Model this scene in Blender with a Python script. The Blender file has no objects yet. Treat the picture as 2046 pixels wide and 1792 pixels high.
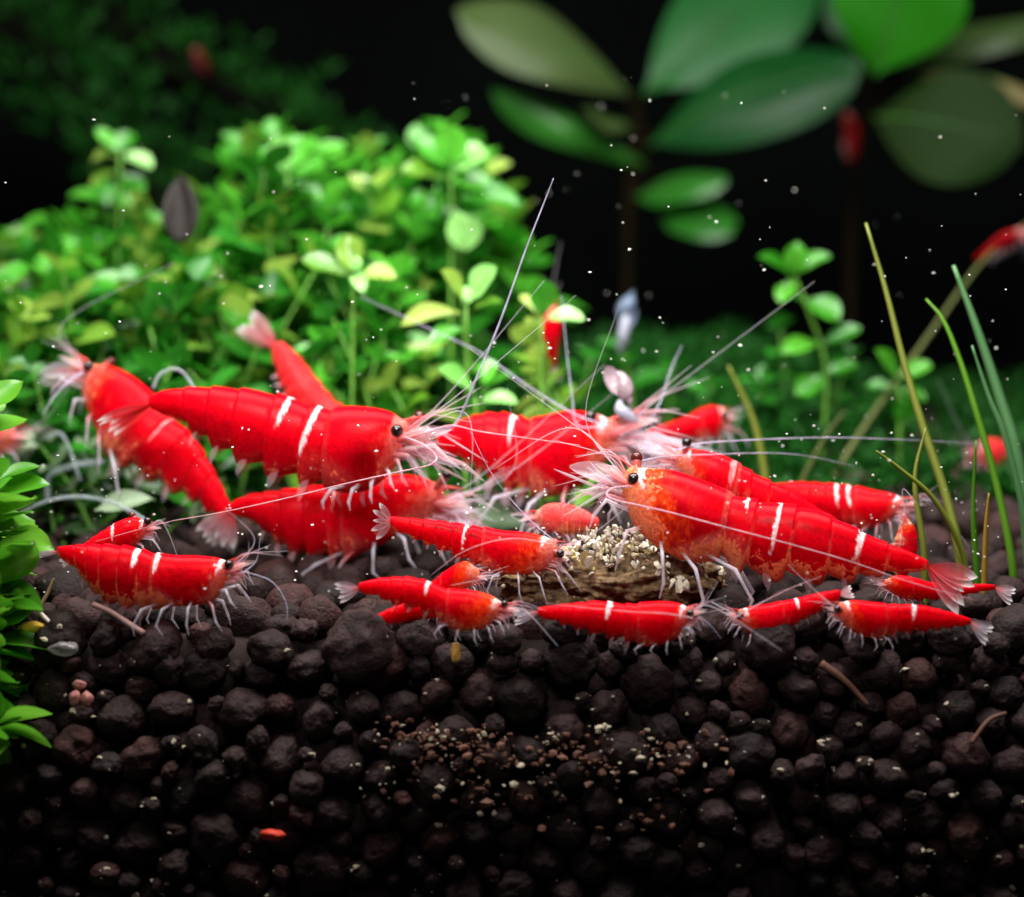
import bpy, math, random
import numpy as np
from mathutils import Vector, Matrix, noise

random.seed(7)
rng = np.random.default_rng(7)
scene = bpy.context.scene
C = scene.collection
# 1 Blender unit = 1 cm of the real tank
scene.unit_settings.system = 'METRIC'
scene.unit_settings.scale_length = 0.01

# ------------------------------------------------------------------ camera
FP = 3992.0                      # focal length in pixels of a 2046 px wide picture
CAM = Vector((0.0, -16.0, 2.5))
PITCH = math.atan(230.0 / FP)
cd = bpy.data.cameras.new('camera')
cam = bpy.data.objects.new('camera', cd)
C.objects.link(cam)
cam.location = CAM
cam.rotation_euler = (math.radians(90) - PITCH, 0, 0)
cd.sensor_width = 36.0
cd.lens = 36.0 * FP / 2046.0
cd.clip_start = 0.1
cd.clip_end = 200.0
cd.dof.use_dof = True
cd.dof.focus_distance = 17.0
cd.dof.aperture_fstop = 0.155
cd.dof.aperture_blades = 0
scene.camera = cam

# ------------------------------------------------------------------ light
world = bpy.data.worlds.new('World')
scene.world = world
world.use_nodes = True
wb = world.node_tree.nodes['Background']
wb.inputs['Color'].default_value = (1.0, 0.96, 0.93, 1)
wb.inputs['Strength'].default_value = 0.032

def area_light(name, loc, target, sx, sy, power, col):
    ld = bpy.data.lights.new(name, 'AREA')
    ld.shape = 'RECTANGLE'
    ld.size = sx
    ld.size_y = sy
    ld.energy = power
    ld.color = col
    o = bpy.data.objects.new(name, ld)
    C.objects.link(o)
    o.location = loc
    d = Vector(target) - Vector(loc)
    o.rotation_euler = d.to_track_quat('-Z', 'Y').to_euler()
    return o

area_light('aquarium_lamp', (0.0, 0.8, 13.0), (0.0, 2.0, 0.0), 18.0, 6.2, 5400.0, (1.0, 0.985, 0.95))

fl_ = area_light('front_fill', (-1.5, -9.0, 11.0), (0.0, 3.4, 2.9), 7.0, 3.0, 290.0, (1.0, 0.99, 0.97))  # added unseen fill light that brightens the shrimps' lower flanks
fl_.data.spread = math.radians(38)

vs = scene.view_settings
vs.view_transform = 'Standard'
vs.look = 'None'
vs.exposure = 0.0
vs.gamma = 1.0
vs.use_curve_mapping = False
scene.cycles.use_denoising = True
scene.cycles.transparent_max_bounces = 24
scene.cycles.max_bounces = 8
scene.cycles.caustics_reflective = False
scene.cycles.caustics_refractive = False
scene.cycles.sample_clamp_indirect = 6.0


# ------------------------------------------------------------------ helpers
def at(px, py, Y):
    """point at depth Y (cm behind the front of the gravel) seen at picture position px, py (2046 x 1792)"""
    d = Vector((0, math.cos(PITCH), -math.sin(PITCH)))
    u = Vector((0, math.sin(PITCH), math.cos(PITCH)))
    v = d + Vector((1, 0, 0)) * ((px - 1023.0) / FP) + u * ((896.0 - py) / FP)
    return CAM + v * ((Y - CAM.y) / v.y)

def ground(Y):
    return -0.10 + 0.20 * min(Y, 6.0) + 0.10 * max(0.0, min(Y, 14.0) - 6.0)

def front_off(z):
    """the gravel front leans back towards its upper edge"""
    t = max(0.0, min(1.0, (z + 1.2) / 1.1))
    return 0.30 * t * t * (3 - 2 * t)

def px2u(px, Y):
    return px * (Y + 16.0) / FP

def at_front(px, py, Y):
    """the same for things lying against the leaning gravel front"""
    p = at(px, py, Y)
    return at(px, py, Y + front_off(p.z)) if Y < 0.3 else p

def tag(o, label=None, cat=None, group=None, kind=None):
    if label: o['label'] = label
    if cat: o['category'] = cat
    if group: o['group'] = group
    if kind: o['kind'] = kind
    return o

def empty(name, loc):
    o = bpy.data.objects.new(name, None)
    o.empty_display_size = 0.1
    C.objects.link(o)
    o.location = loc
    return o

def mesh(name, verts, faces, mat, smooth=True, cols=None, fattr=None):
    me = bpy.data.meshes.new(name)
    me.from_pydata([tuple(v) for v in verts], [], faces)
    if smooth:
        me.polygons.foreach_set('use_smooth', [True] * len(me.polygons))
    if mat is not None:
        me.materials.append(mat)
    if cols is not None:
        a = me.attributes.new('pig', 'FLOAT_COLOR', 'POINT')
        arr = np.ones((len(verts), 4), dtype=np.float32)
        arr[:, :3] = np.asarray(cols, dtype=np.float32)
        a.data.foreach_set('color', arr.ravel())
    if fattr is not None:
        for k, vals in fattr.items():
            a = me.attributes.new(k, 'FLOAT', 'POINT')
            a.data.foreach_set('value', np.asarray(vals, dtype=np.float32))
    me.update()
    return me

def obj(name, me, parent=None, loc=None):
    o = bpy.data.objects.new(name, me)
    C.objects.link(o)
    if parent is not None:
        o.parent = parent
    if loc is not None:
        o.location = loc
    return o

def part(name, verts, faces, mat, root, smooth=True, cols=None, fattr=None):
    """a child mesh whose vertices are given in world space"""
    org = root.location if root.parent is None else root.parent.location
    vv = [Vector(v) - org for v in verts]
    return obj(name, mesh(name, vv, faces, mat, smooth, cols, fattr), root)

def spline(pts, n):
    pts = [Vector(p) for p in pts]
    if len(pts) == 2:
        return [pts[0].lerp(pts[1], i / (n - 1)) for i in range(n)]
    out = []
    m = len(pts) - 1
    for i in range(n):
        f = i / (n - 1) * m
        k = min(int(f), m - 1)
        t = f - k
        p1, p2 = pts[k], pts[k + 1]
        p0 = pts[k - 1] if k > 0 else p1 * 2 - p2
        p3 = pts[k + 2] if k + 2 <= m else p2 * 2 - p1
        out.append(0.5 * ((2 * p1) + (p2 - p0) * t + (2 * p0 - 5 * p1 + 4 * p2 - p3) * t * t
                          + (3 * p1 - p0 - 3 * p2 + p3) * t ** 3))
    return out

def tube(pts, radii, sides=6):
    n = len(pts)
    V, F = [], []
    prev = None
    for i, p in enumerate(pts):
        d = (pts[min(i + 1, n - 1)] - pts[max(i - 1, 0)])
        if d.length < 1e-9:
            d = Vector((0, 0, 1))
        d.normalize()
        if prev is None:
            a = d.cross(Vector((0.3, 0.2, 1)))
            if a.length < 1e-3:
                a = d.cross(Vector((1, 0, 0)))
            a.normalize()
        else:
            a = prev - d * prev.dot(d)
            if a.length < 1e-6:
                a = d.cross(Vector((1, 0, 0)))
            a.normalize()
        prev = a
        b = d.cross(a)
        r = radii[i]
        for s in range(sides):
            th = 2 * math.pi * s / sides
            V.append(p + a * (math.cos(th) * r) + b * (math.sin(th) * r))
    for i in range(n - 1):
        for s in range(sides):
            s2 = (s + 1) % sides
            F.append((i * sides + s, i * sides + s2, (i + 1) * sides + s2, (i + 1) * sides + s))
    F.append(tuple(range(sides - 1, -1, -1)))
    F.append(tuple((n - 1) * sides + s for s in range(sides)))
    return V, F

def lerp(a, b, t):
    return a + (b - a) * t

def sstep(a, b, x):
    if a == b:
        return 1.0 if x >= a else 0.0
    t = max(0.0, min(1.0, (x - a) / (b - a)))
    return t * t * (3 - 2 * t)

def ico(sub):
    import bmesh
    bm = bmesh.new()
    bmesh.ops.create_icosphere(bm, subdivisions=sub, radius=1.0)
    V = [v.co.copy() for v in bm.verts]
    F = [tuple(v.index for v in f.verts) for f in bm.faces]
    bm.free()
    return V, F


# ------------------------------------------------------------------ materials
def new_mat(name):
    m = bpy.data.materials.new(name)
    m.use_nodes = True
    nt = m.node_tree
    return m, nt, nt.nodes, nt.links, nt.nodes['Principled BSDF'], nt.nodes['Material Output']

def add_bump(N, L, bsdf, scale, strength, dist=0.02, coord='Object', detail=4.0):
    tc = N.new('ShaderNodeTexCoord')
    nz = N.new('ShaderNodeTexNoise')
    nz.inputs['Scale'].default_value = scale
    nz.inputs['Detail'].default_value = detail
    L.new(tc.outputs[coord], nz.inputs['Vector'])
    b = N.new('ShaderNodeBump')
    b.inputs['Strength'].default_value = strength
    b.inputs['Distance'].default_value = dist
    L.new(nz.outputs['Fac'], b.inputs['Height'])
    L.new(b.outputs['Normal'], bsdf.inputs['Normal'])
    return nz, b

def mat_plain(name, col, rough=0.6, var=0.25, nscale=6.0, bump=0.3, spec=0.3, sss=0.0):
    m, nt, N, L, B, O = new_mat(name)
    B.inputs['Roughness'].default_value = rough
    B.inputs['Specular IOR Level'].default_value = spec
    if sss:
        B.inputs['Subsurface Weight'].default_value = sss
        B.inputs['Subsurface Radius'].default_value = (0.06, 0.04, 0.03)
    nz, b = add_bump(N, L, B, nscale, bump)
    r = N.new('ShaderNodeValToRGB')
    r.color_ramp.elements[0].position = 0.3
    r.color_ramp.elements[1].position = 0.7
    r.color_ramp.elements[0].color = (*[c * (1 - var) for c in col], 1)
    r.color_ramp.elements[1].color = (*[min(1, c * (1 + var)) for c in col], 1)
    L.new(nz.outputs['Fac'], r.inputs['Fac'])
    L.new(r.outputs['Color'], B.inputs['Base Color'])
    return m

def mat_shrimp():
    m, nt, N, L, B, O = new_mat('shrimp_shell')
    at_ = N.new('ShaderNodeAttribute'); at_.attribute_name = 'pig'
    cl = N.new('ShaderNodeAttribute'); cl.attribute_name = 'clear'
    tc = N.new('ShaderNodeTexCoord')
    nz = N.new('ShaderNodeTexNoise')
    nz.inputs['Scale'].default_value = 34.0
    nz.inputs['Detail'].default_value = 5.0
    L.new(tc.outputs['Object'], nz.inputs['Vector'])
    r = N.new('ShaderNodeValToRGB')
    r.color_ramp.elements[0].position = 0.30
    r.color_ramp.elements[1].position = 0.62
    r.color_ramp.elements[0].color = (0.70, 0.45, 0.5, 1)
    r.color_ramp.elements[1].color = (1, 1, 1, 1)
    L.new(nz.outputs['Fac'], r.inputs['Fac'])
    # pigment cells: where the pigment is thin it breaks into specks over pale flesh
    dn = N.new('ShaderNodeAttribute'); dn.attribute_name = 'dens'
    n2 = N.new('ShaderNodeTexNoise')
    n2.inputs['Scale'].default_value = 17.0
    n2.inputs['Detail'].default_value = 6.0
    n2.inputs['Distortion'].default_value = 0.8
    L.new(tc.outputs['Object'], n2.inputs['Vector'])
    mr = N.new('ShaderNodeMapRange')
    mr.inputs['From Min'].default_value = 0.32; mr.inputs['From Max'].default_value = 0.68
    L.new(n2.outputs['Fac'], mr.inputs['Value'])
    mu = N.new('ShaderNodeMath'); mu.operation = 'MULTIPLY'; mu.inputs[1].default_value = 1.15
    L.new(dn.outputs['Fac'], mu.inputs[0])
    su = N.new('ShaderNodeMath'); su.operation = 'SUBTRACT'
    L.new(mu.outputs[0], su.inputs[0]); L.new(mr.outputs['Result'], su.inputs[1])
    st = N.new('ShaderNodeMapRange'); st.interpolation_type = 'SMOOTHSTEP'
    st.inputs['From Min'].default_value = -0.02; st.inputs['From Max'].default_value = 0.06
    L.new(su.outputs[0], st.inputs['Value'])
    fl = N.new('ShaderNodeMix'); fl.data_type = 'RGBA'
    fl.inputs['A'].default_value = (1.0, 0.27, 0.12, 1)
    L.new(st.outputs['Result'], fl.inputs['Factor'])
    L.new(at_.outputs['Color'], fl.inputs['B'])
    mx = N.new('ShaderNodeMix'); mx.data_type = 'RGBA'; mx.blend_type = 'MULTIPLY'
    mx.inputs['Factor'].default_value = 1.0
    L.new(fl.outputs['Result'], mx.inputs['A'])
    L.new(r.outputs['Color'], mx.inputs['B'])
    L.new(mx.outputs['Result'], B.inputs['Base Color'])
    B.inputs['Roughness'].default_value = 0.30
    B.inputs['Specular IOR Level'].default_value = 0.045
    B.inputs['Subsurface Weight'].default_value = 0.8
    B.inputs['Subsurface Radius'].default_value = (0.50, 0.05, 0.03)
    B.inputs['Subsurface Scale'].default_value = 1.0
    b = N.new('ShaderNodeBump')
    b.inputs['Strength'].default_value = 0.2
    b.inputs['Distance'].default_value = 0.012
    L.new(nz.outputs['Fac'], b.inputs['Height'])
    L.new(b.outputs['Normal'], B.inputs['Normal'])
    tr = N.new('ShaderNodeBsdfTransparent')
    tr.inputs['Color'].default_value = (1, 0.93, 0.92, 1)
    ms = N.new('ShaderNodeMixShader')
    L.new(cl.outputs['Fac'], ms.inputs['Fac'])
    L.new(B.outputs['BSDF'], ms.inputs[1])
    L.new(tr.outputs['BSDF'], ms.inputs[2])
    L.new(ms.outputs['Shader'], O.inputs['Surface'])
    return m

def mat_clear(name, col, alpha, rough=0.22, use_attr=False):
    """see-through horny shell: part of the light goes straight through"""
    m, nt, N, L, B, O = new_mat(name)
    B.inputs['Roughness'].default_value = rough
    B.inputs['Specular IOR Level'].default_value = 0.6
    B.inputs['Subsurface Weight'].default_value = 0.3
    B.inputs['Subsurface Radius'].default_value = (0.05, 0.03, 0.03)
    tr = N.new('ShaderNodeBsdfTransparent')
    ms = N.new('ShaderNodeMixShader')
    if use_attr:
        a = N.new('ShaderNodeAttribute'); a.attribute_name = 'pig'
        L.new(a.outputs['Color'], B.inputs['Base Color'])
        c = N.new('ShaderNodeAttribute'); c.attribute_name = 'clear'
        L.new(c.outputs['Fac'], ms.inputs['Fac'])
    else:
        tc = N.new('ShaderNodeTexCoord')
        nz = N.new('ShaderNodeTexNoise'); nz.inputs['Scale'].default_value = 9.0
        L.new(tc.outputs['Object'], nz.inputs['Vector'])
        r = N.new('ShaderNodeValToRGB')
        r.color_ramp.elements[0].color = (*[x * 0.6 for x in col], 1)
        r.color_ramp.elements[1].color = (*col, 1)
        r.color_ramp.elements[0].position = 0.3
        r.color_ramp.elements[1].position = 0.65
        L.new(nz.outputs['Fac'], r.inputs['Fac'])
        L.new(r.outputs['Color'], B.inputs['Base Color'])
        ms.inputs['Fac'].default_value = 1 - alpha
    if use_attr:
        tl = N.new('ShaderNodeBsdfTranslucent')
        L.new(a.outputs['Color'], tl.inputs['Color'])
        m2 = N.new('ShaderNodeMixShader'); m2.inputs['Fac'].default_value = 0.4
        L.new(B.outputs['BSDF'], m2.inputs[1])
        L.new(tl.outputs['BSDF'], m2.inputs[2])
        L.new(m2.outputs['Shader'], ms.inputs[1])
    else:
        L.new(B.outputs['BSDF'], ms.inputs[1])
    L.new(tr.outputs['BSDF'], ms.inputs[2])
    L.new(ms.outputs['Shader'], O.inputs['Surface'])
    return m

def mat_leaf(name, c_dark, c_light, trans=0.35, rough=0.32, spec=0.6, nscale=1.6):
    m, nt, N, L, B, O = new_mat(name)
    oi = N.new('ShaderNodeObjectInfo')
    tc = N.new('ShaderNodeTexCoord')
    nz = N.new('ShaderNodeTexNoise'); nz.inputs['Scale'].default_value = nscale
    nz.inputs['Detail'].default_value = 3.0
    L.new(tc.outputs['Object'], nz.inputs['Vector'])
    ad = N.new('ShaderNodeMath'); ad.operation = 'ADD'
    L.new(oi.outputs['Random'], ad.inputs[0])
    L.new(nz.outputs['Fac'], ad.inputs[1])
    hf = N.new('ShaderNodeMath'); hf.operation = 'MULTIPLY'; hf.inputs[1].default_value = 0.5
    L.new(ad.outputs[0], hf.inputs[0])
    r = N.new('ShaderNodeValToRGB')
    r.color_ramp.elements[0].position = 0.22
    r.color_ramp.elements[1].position = 0.80
    r.color_ramp.elements[0].color = (*c_dark, 1)
    r.color_ramp.elements[1].color = (*c_light, 1)
    L.new(hf.outputs[0], r.inputs['Fac'])
    L.new(r.outputs['Color'], B.inputs['Base Color'])
    B.inputs['Roughness'].default_value = rough
    B.inputs['Specular IOR Level'].default_value = spec
    t = N.new('ShaderNodeBsdfTranslucent')
    L.new(r.outputs['Color'], t.inputs['Color'])
    ms = N.new('ShaderNodeMixShader'); ms.inputs['Fac'].default_value = trans
    L.new(B.outputs['BSDF'], ms.inputs[1])
    L.new(t.outputs['BSDF'], ms.inputs[2])
    L.new(ms.outputs['Shader'], O.inputs['Surface'])
    return m

def mat_granule():
    m, nt, N, L, B, O = new_mat('soil_granule')
    oi = N.new('ShaderNodeObjectInfo')
    geo = N.new('ShaderNodeNewGeometry')
    tc = N.new('ShaderNodeTexCoord')
    ad = N.new('ShaderNodeMath'); ad.operation = 'ADD'
    L.new(oi.outputs['Random'], ad.inputs[0])
    L.new(geo.outputs['Random Per Island'], ad.inputs[1])
    fr = N.new('ShaderNodeMath'); fr.operation = 'FRACT'
    L.new(ad.outputs[0], fr.inputs[0])
    r = N.new('ShaderNodeValToRGB')
    cr = r.color_ramp
    cr.elements[0].position = 0.0
    cr.elements[0].color = (0.013, 0.0065, 0.0062, 1)
    cr.elements[1].position = 1.0
    cr.elements[1].color = (0.052, 0.0195, 0.017, 1)
    e = cr.elements.new(0.45); e.color = (0.027, 0.0135, 0.0128, 1)
    e = cr.elements.new(0.75); e.color = (0.036, 0.019, 0.020, 1)
    L.new(fr.outputs[0], r.inputs['Fac'])
    nz = N.new('ShaderNodeTexNoise'); nz.inputs['Scale'].default_value = 9.0
    nz.inputs['Detail'].default_value = 8.0; nz.inputs['Roughness'].default_value = 0.65
    L.new(geo.outputs['Position'], nz.inputs['Vector'])
    r2 = N.new('ShaderNodeValToRGB')
    r2.color_ramp.elements[0].position = 0.32; r2.color_ramp.elements[0].color = (0.45, 0.42, 0.42, 1)
    r2.color_ramp.elements[1].position = 0.70; r2.color_ramp.elements[1].color = (1.35, 1.2, 1.15, 1)
    L.new(nz.outputs['Fac'], r2.inputs['Fac'])
    mx = N.new('ShaderNodeMix'); mx.data_type = 'RGBA'; mx.blend_type = 'MULTIPLY'
    mx.inputs['Factor'].default_value = 1.0
    L.new(r.outputs['Color'], mx.inputs['A']); L.new(r2.outputs['Color'], mx.inputs['B'])
    L.new(mx.outputs['Result'], B.inputs['Base Color'])
    B.inputs['Roughness'].default_value = 0.72
    B.inputs['Specular IOR Level'].default_value = 0.25
    nz2 = N.new('ShaderNodeTexNoise'); nz2.inputs['Scale'].default_value = 26.0
    nz2.inputs['Detail'].default_value = 6.0
    L.new(geo.outputs['Position'], nz2.inputs['Vector'])
    b = N.new('ShaderNodeBump'); b.inputs['Strength'].default_value = 0.8; b.inputs['Distance'].default_value = 0.03
    L.new(nz2.outputs['Fac'], b.inputs['Height'])
    L.new(b.outputs['Normal'], B.inputs['Normal'])
    return m

M = {}
M['shrimp'] = mat_shrimp()
M['fan'] = mat_clear('tail_fan_shell', (1, 1, 1), 0.5, 0.25, use_attr=True)
M['leg'] = mat_clear('leg_shell', (0.78, 0.58, 0.72), 0.42)
M['leg_red'] = mat_clear('leg_shell_red', (0.85, 0.06, 0.05), 0.70)
M['antenna'] = mat_clear('antenna_shell', (0.66, 0.60, 0.80), 0.46)
M['antenna_pink'] = mat_clear('antenna_shell_pink', (0.92, 0.48, 0.56), 0.58)
M['mouth'] = mat_clear('mouth_shell', (0.95, 0.58, 0.58), 0.40)
M['eye'] = mat_plain('eye_cornea', (0.012, 0.006, 0.006), 0.12, 0.3, 40, 0.0, 0.6)
M['eye_far'] = mat_plain('eye_dark_red', (0.085, 0.010, 0.010), 0.15, 0.4, 20, 0.0, 0.5, 0.2)  # dark red colour for the eyes on the far side
M['stalk'] = mat_clear('eyestalk_shell', (0.55, 0.10, 0.09), 0.85)
M['granule'] = mat_granule()
M['soil'] = mat_plain('soil_dust', (0.022, 0.015, 0.013), 0.9, 0.4, 4.0, 0.5, 0.1)
M['back'] = mat_plain('black_film', (0.0015, 0.0025, 0.002), 0.9, 0.4, 0.4, 0.0, 0.05)
M['crumb'] = mat_plain('pale_crumb', (0.50, 0.42, 0.31), 0.7, 0.55, 5.0, 0.3, 0.3, 0.2)
M['speck'] = mat_plain('white_speck', (0.85, 0.84, 0.78), 0.5, 0.15, 3.0, 0.0, 0.4, 0.2)
M['food_pale'] = mat_clear('food_flake_pale', (0.88, 0.80, 0.64), 0.86, 0.4)
M['food_cream'] = mat_plain('food_flake_cream', (0.80, 0.72, 0.58), 0.6, 0.3, 6.0, 0.3, 0.3, 0.3)
M['food_yellow'] = mat_plain('food_flake_yellow', (0.62, 0.52, 0.22), 0.6, 0.3, 8.0, 0.4, 0.3, 0.2)
M['food_brown'] = mat_plain('food_paste', (0.15, 0.09, 0.045), 0.75, 0.75, 16.0, 1.0, 0.2)
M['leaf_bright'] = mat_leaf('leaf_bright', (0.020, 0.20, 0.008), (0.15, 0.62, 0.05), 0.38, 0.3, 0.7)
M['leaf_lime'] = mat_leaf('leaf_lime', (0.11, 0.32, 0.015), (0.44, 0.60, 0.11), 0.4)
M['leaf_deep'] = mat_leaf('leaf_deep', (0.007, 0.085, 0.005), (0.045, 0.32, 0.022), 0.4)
M['leaf_dusk'] = mat_leaf('leaf_dusk', (0.008, 0.065, 0.008), (0.035, 0.22, 0.02))
M['leaf_pale'] = mat_leaf('leaf_pale', (0.16, 0.54, 0.08), (0.42, 0.82, 0.25), 0.35, 0.28, 0.7)
M['leaf_mid'] = mat_leaf('leaf_mid', (0.03, 0.24, 0.010), (0.11, 0.46, 0.03), 0.4)
M['leaf_front'] = mat_leaf('leaf_front', (0.06, 0.30, 0.010), (0.28, 0.68, 0.06), 0.38, 0.25)
M['stem'] = mat_plain('plant_stem', (0.10, 0.26, 0.03), 0.5, 0.3, 6.0, 0.2)
M['moss'] = mat_leaf('moss_frond', (0.004, 0.040, 0.004), (0.016, 0.13, 0.011), 0.3, 0.6, 0.2)
M['wood'] = mat_plain('wet_wood', (0.003, 0.003, 0.002), 0.9, 0.5, 2.2, 0.8, 0.02)
M['dead_leaf'] = mat_plain('dead_leaf', (0.012, 0.008, 0.006), 0.6, 0.4, 5.0, 0.5)


# ------------------------------------------------------------------ the setting
def substrate():
    V, F, idx = [], [], {}
    xs = np.linspace(-15, 15, 61)
    rows = []
    for z in (-3.0, -2.0, -1.0, -0.35):
        rows.append((0.40 + front_off(z), z))
    for Y in np.linspace(0.72, 17.0, 60):
        rows.append((float(Y), ground(float(Y)) - 0.14))
    for i, (Y, z) in enumerate(rows):
        for j, x in enumerate(xs):
            k = 0.05 * noise.noise(Vector((x * 1.7, Y * 1.7, z * 1.7)))
            V.append((x, Y + (k if i < 4 else 0), z + (k if i >= 4 else 0)))
    n = len(xs)
    for i in range(len(rows) - 1):
        for j in range(n - 1):
            F.append((i * n + j, i * n + j + 1, (i + 1) * n + j + 1, (i + 1) * n + j))
    o = obj('substrate', mesh('substrate', V, F, M['soil']))
    tag(o, 'dark brown bed of aquarium soil granules under the shrimp', kind='structure')
    return o

SUB = substrate()

def granule_mesh(seed, sub):
    V, F = ico(sub)
    rs = random.Random(seed)
    off = Vector((rs.uniform(-50, 50), rs.uniform(-50, 50), rs.uniform(-50, 50)))
    sq = Vector((rs.uniform(0.9, 1.18), rs.uniform(0.85, 1.1), rs.uniform(0.76, 0.98)))
    out = []
    for v in V:
        d = 1 + 0.26 * noise.noise(v * 0.9 + off) + 0.13 * noise.noise(v * 2.1 + off) + 0.07 * noise.noise(v * 5.0 + off) + 0.03 * noise.noise(v * 11 + off)
        pit = noise.noise(v * 3.1 + off * 1.7)
        if pit > 0.32:
            d -= (pit - 0.32) * 0.35
        out.append(Vector((v.x * sq.x, v.y * sq.y, v.z * sq.z)) * d)
    return out, F

GV = [granule_mesh(100 + i, 4) for i in range(14)]
GM = [mesh('granule', v, f, M['granule']) for v, f in GV]
GLOW = [granule_mesh(100 + i, 3) for i in range(10)]

def pack(x0, x1, y0, y1, radii, tries, tight):
    P = np.zeros((0, 3))
    for r, nt in zip(radii, tries):
        for _ in range(nt):
            x, y = rng.uniform(x0, x1), rng.uniform(y0, y1)
            rr = r * rng.uniform(0.88, 1.12)
            if len(P):
                d = np.hypot(P[:, 0] - x, P[:, 1] - y)
                if np.any(d < (P[:, 2] + rr) * tight):
                    continue
            P = np.vstack([P, [x, y, rr]])
    return P

wall = pack(-4.45, 4.45, -2.25, -0.20, (0.22, 0.175, 0.145, 0.115, 0.08), (22, 300, 1600, 2600, 2600), 0.86)
top = pack(-5.6, 5.6, 0.40, 7.5, (0.26, 0.20, 0.16, 0.12), (90, 1200, 4000, 5000), 0.86)
spots = []
for x, z, r in wall:
    spots.append((0, x, r * 1.0 + rng.uniform(0.0, 0.12) + front_off(z), z, r))
for x, Y, r in top:
    bump = 0.12 * noise.noise(Vector((x * 0.9, Y * 0.9, 3.0)))
    spots.append((Y, x, Y, ground(Y) - r * 0.35 + bump + rng.uniform(-0.03, 0.05), r))
spots.sort(key=lambda s: s[0])
VISIBLE = []
rest_v, rest_f = [], []
def rot3():
    return Matrix.Rotation(rng.uniform(0, 6.28), 3, 'Z') @ Matrix.Rotation(rng.uniform(-1.4, 1.4), 3, 'X')
def join_granule(p, r):
    v, f = GLOW[int(rng.integers(0, 10))]
    R = rot3()
    b = len(rest_v)
    rest_v.extend([R @ q * r + p for q in v])
    rest_f.extend([tuple(i + b for i in t) for t in f])
for i, (_, x, Y, z, r) in enumerate(spots):
    p = Vector((x, Y, z))
    if i < 298:
        o = obj('granule', GM[i % 14], SUB, p)
        o.rotation_euler = rot3().to_euler()
        o.scale = (r, r, r)
        VISIBLE.append((p, r))
    else:
        join_granule(p, r)
# deeper granules seen in the gaps of the front
for z in np.arange(-2.3, -0.2, 0.27):
    for x in np.arange(-4.6, 4.7, 0.30):
        join_granule(Vector((x + rng.uniform(-.09, .09), 0.42 + front_off(z) + rng.uniform(-.04, .06), z + rng.uniform(-.07, .07))), rng.uniform(0.12, 0.18))
o = obj('granules_behind', mesh('granules_behind', rest_v, rest_f, M['granule']), SUB)
tag(o, kind='stuff')

# tank back, covered in black film
bw = obj('back_wall', mesh('back_wall', [(-24, 17, -4), (24, 17, -4), (24, 17, 16), (-24, 17, 16),
                                         (-24, 17.3, -4), (24, 17.3, -4), (24, 17.3, 16), (-24, 17.3, 16)],
                           [(0, 1, 2, 3), (7, 6, 5, 4), (3, 2, 6, 7), (0, 4, 5, 1), (0, 3, 7, 4), (1, 5, 6, 2)], M['back'], False))
tag(bw, 'black rear wall of the aquarium behind the plants', kind='structure')


# ------------------------------------------------------------------ leaves
def leaf_geo(length, width, cup, curl, twist=0.0, nl=8, nw=4, belly=0.85, petiole=0.08):
    V, F = [], []
    for i in range(nl + 1):
        s = i / nl
        if s < petiole:
            w = 0.06
        else:
            q = (s - petiole) / (1 - petiole)
            w = max(0.04, math.sin(math.pi * min(1, q ** belly)) ** 0.72) if q < 1 else 0.02
        for j in range(nw + 1):
            x = (j / nw * 2 - 1)
            zz = cup * (x * x) * w - curl * s * s + twist * x * s
            V.append(Vector((x * w * width * 0.5, s * length, zz * length)))
    for i in range(nl):
        for j in range(nw):
            a = i * (nw + 1) + j
            F.append((a, a + 1, a + nw + 2, a + nw + 1))
    return V, F

LEAFMESH = {}
def leaf_meshes(key):
    if key not in LEAFMESH:
        L = []
        rs = random.Random(3)
        for i in range(7):
            v, f = leaf_geo(1.0, rs.uniform(0.60, 0.82), rs.uniform(0.06, 0.20), rs.uniform(-0.05, 0.32), rs.uniform(-0.06, 0.06))
            L.append(mesh('leaf', v, f, M[key]))
        LEAFMESH[key] = L
    return LEAFMESH[key]

def frame_from(d, n):
    y = d.normalized()
    z = (n - y * n.dot(y))
    if z.length < 1e-5:
        z = Vector((0, -1, 0.2)) - y * Vector((0, -1, 0.2)).dot(y)
    z.normalize()
    x = y.cross(z)
    return Matrix((x, y, z)).transposed()

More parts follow.
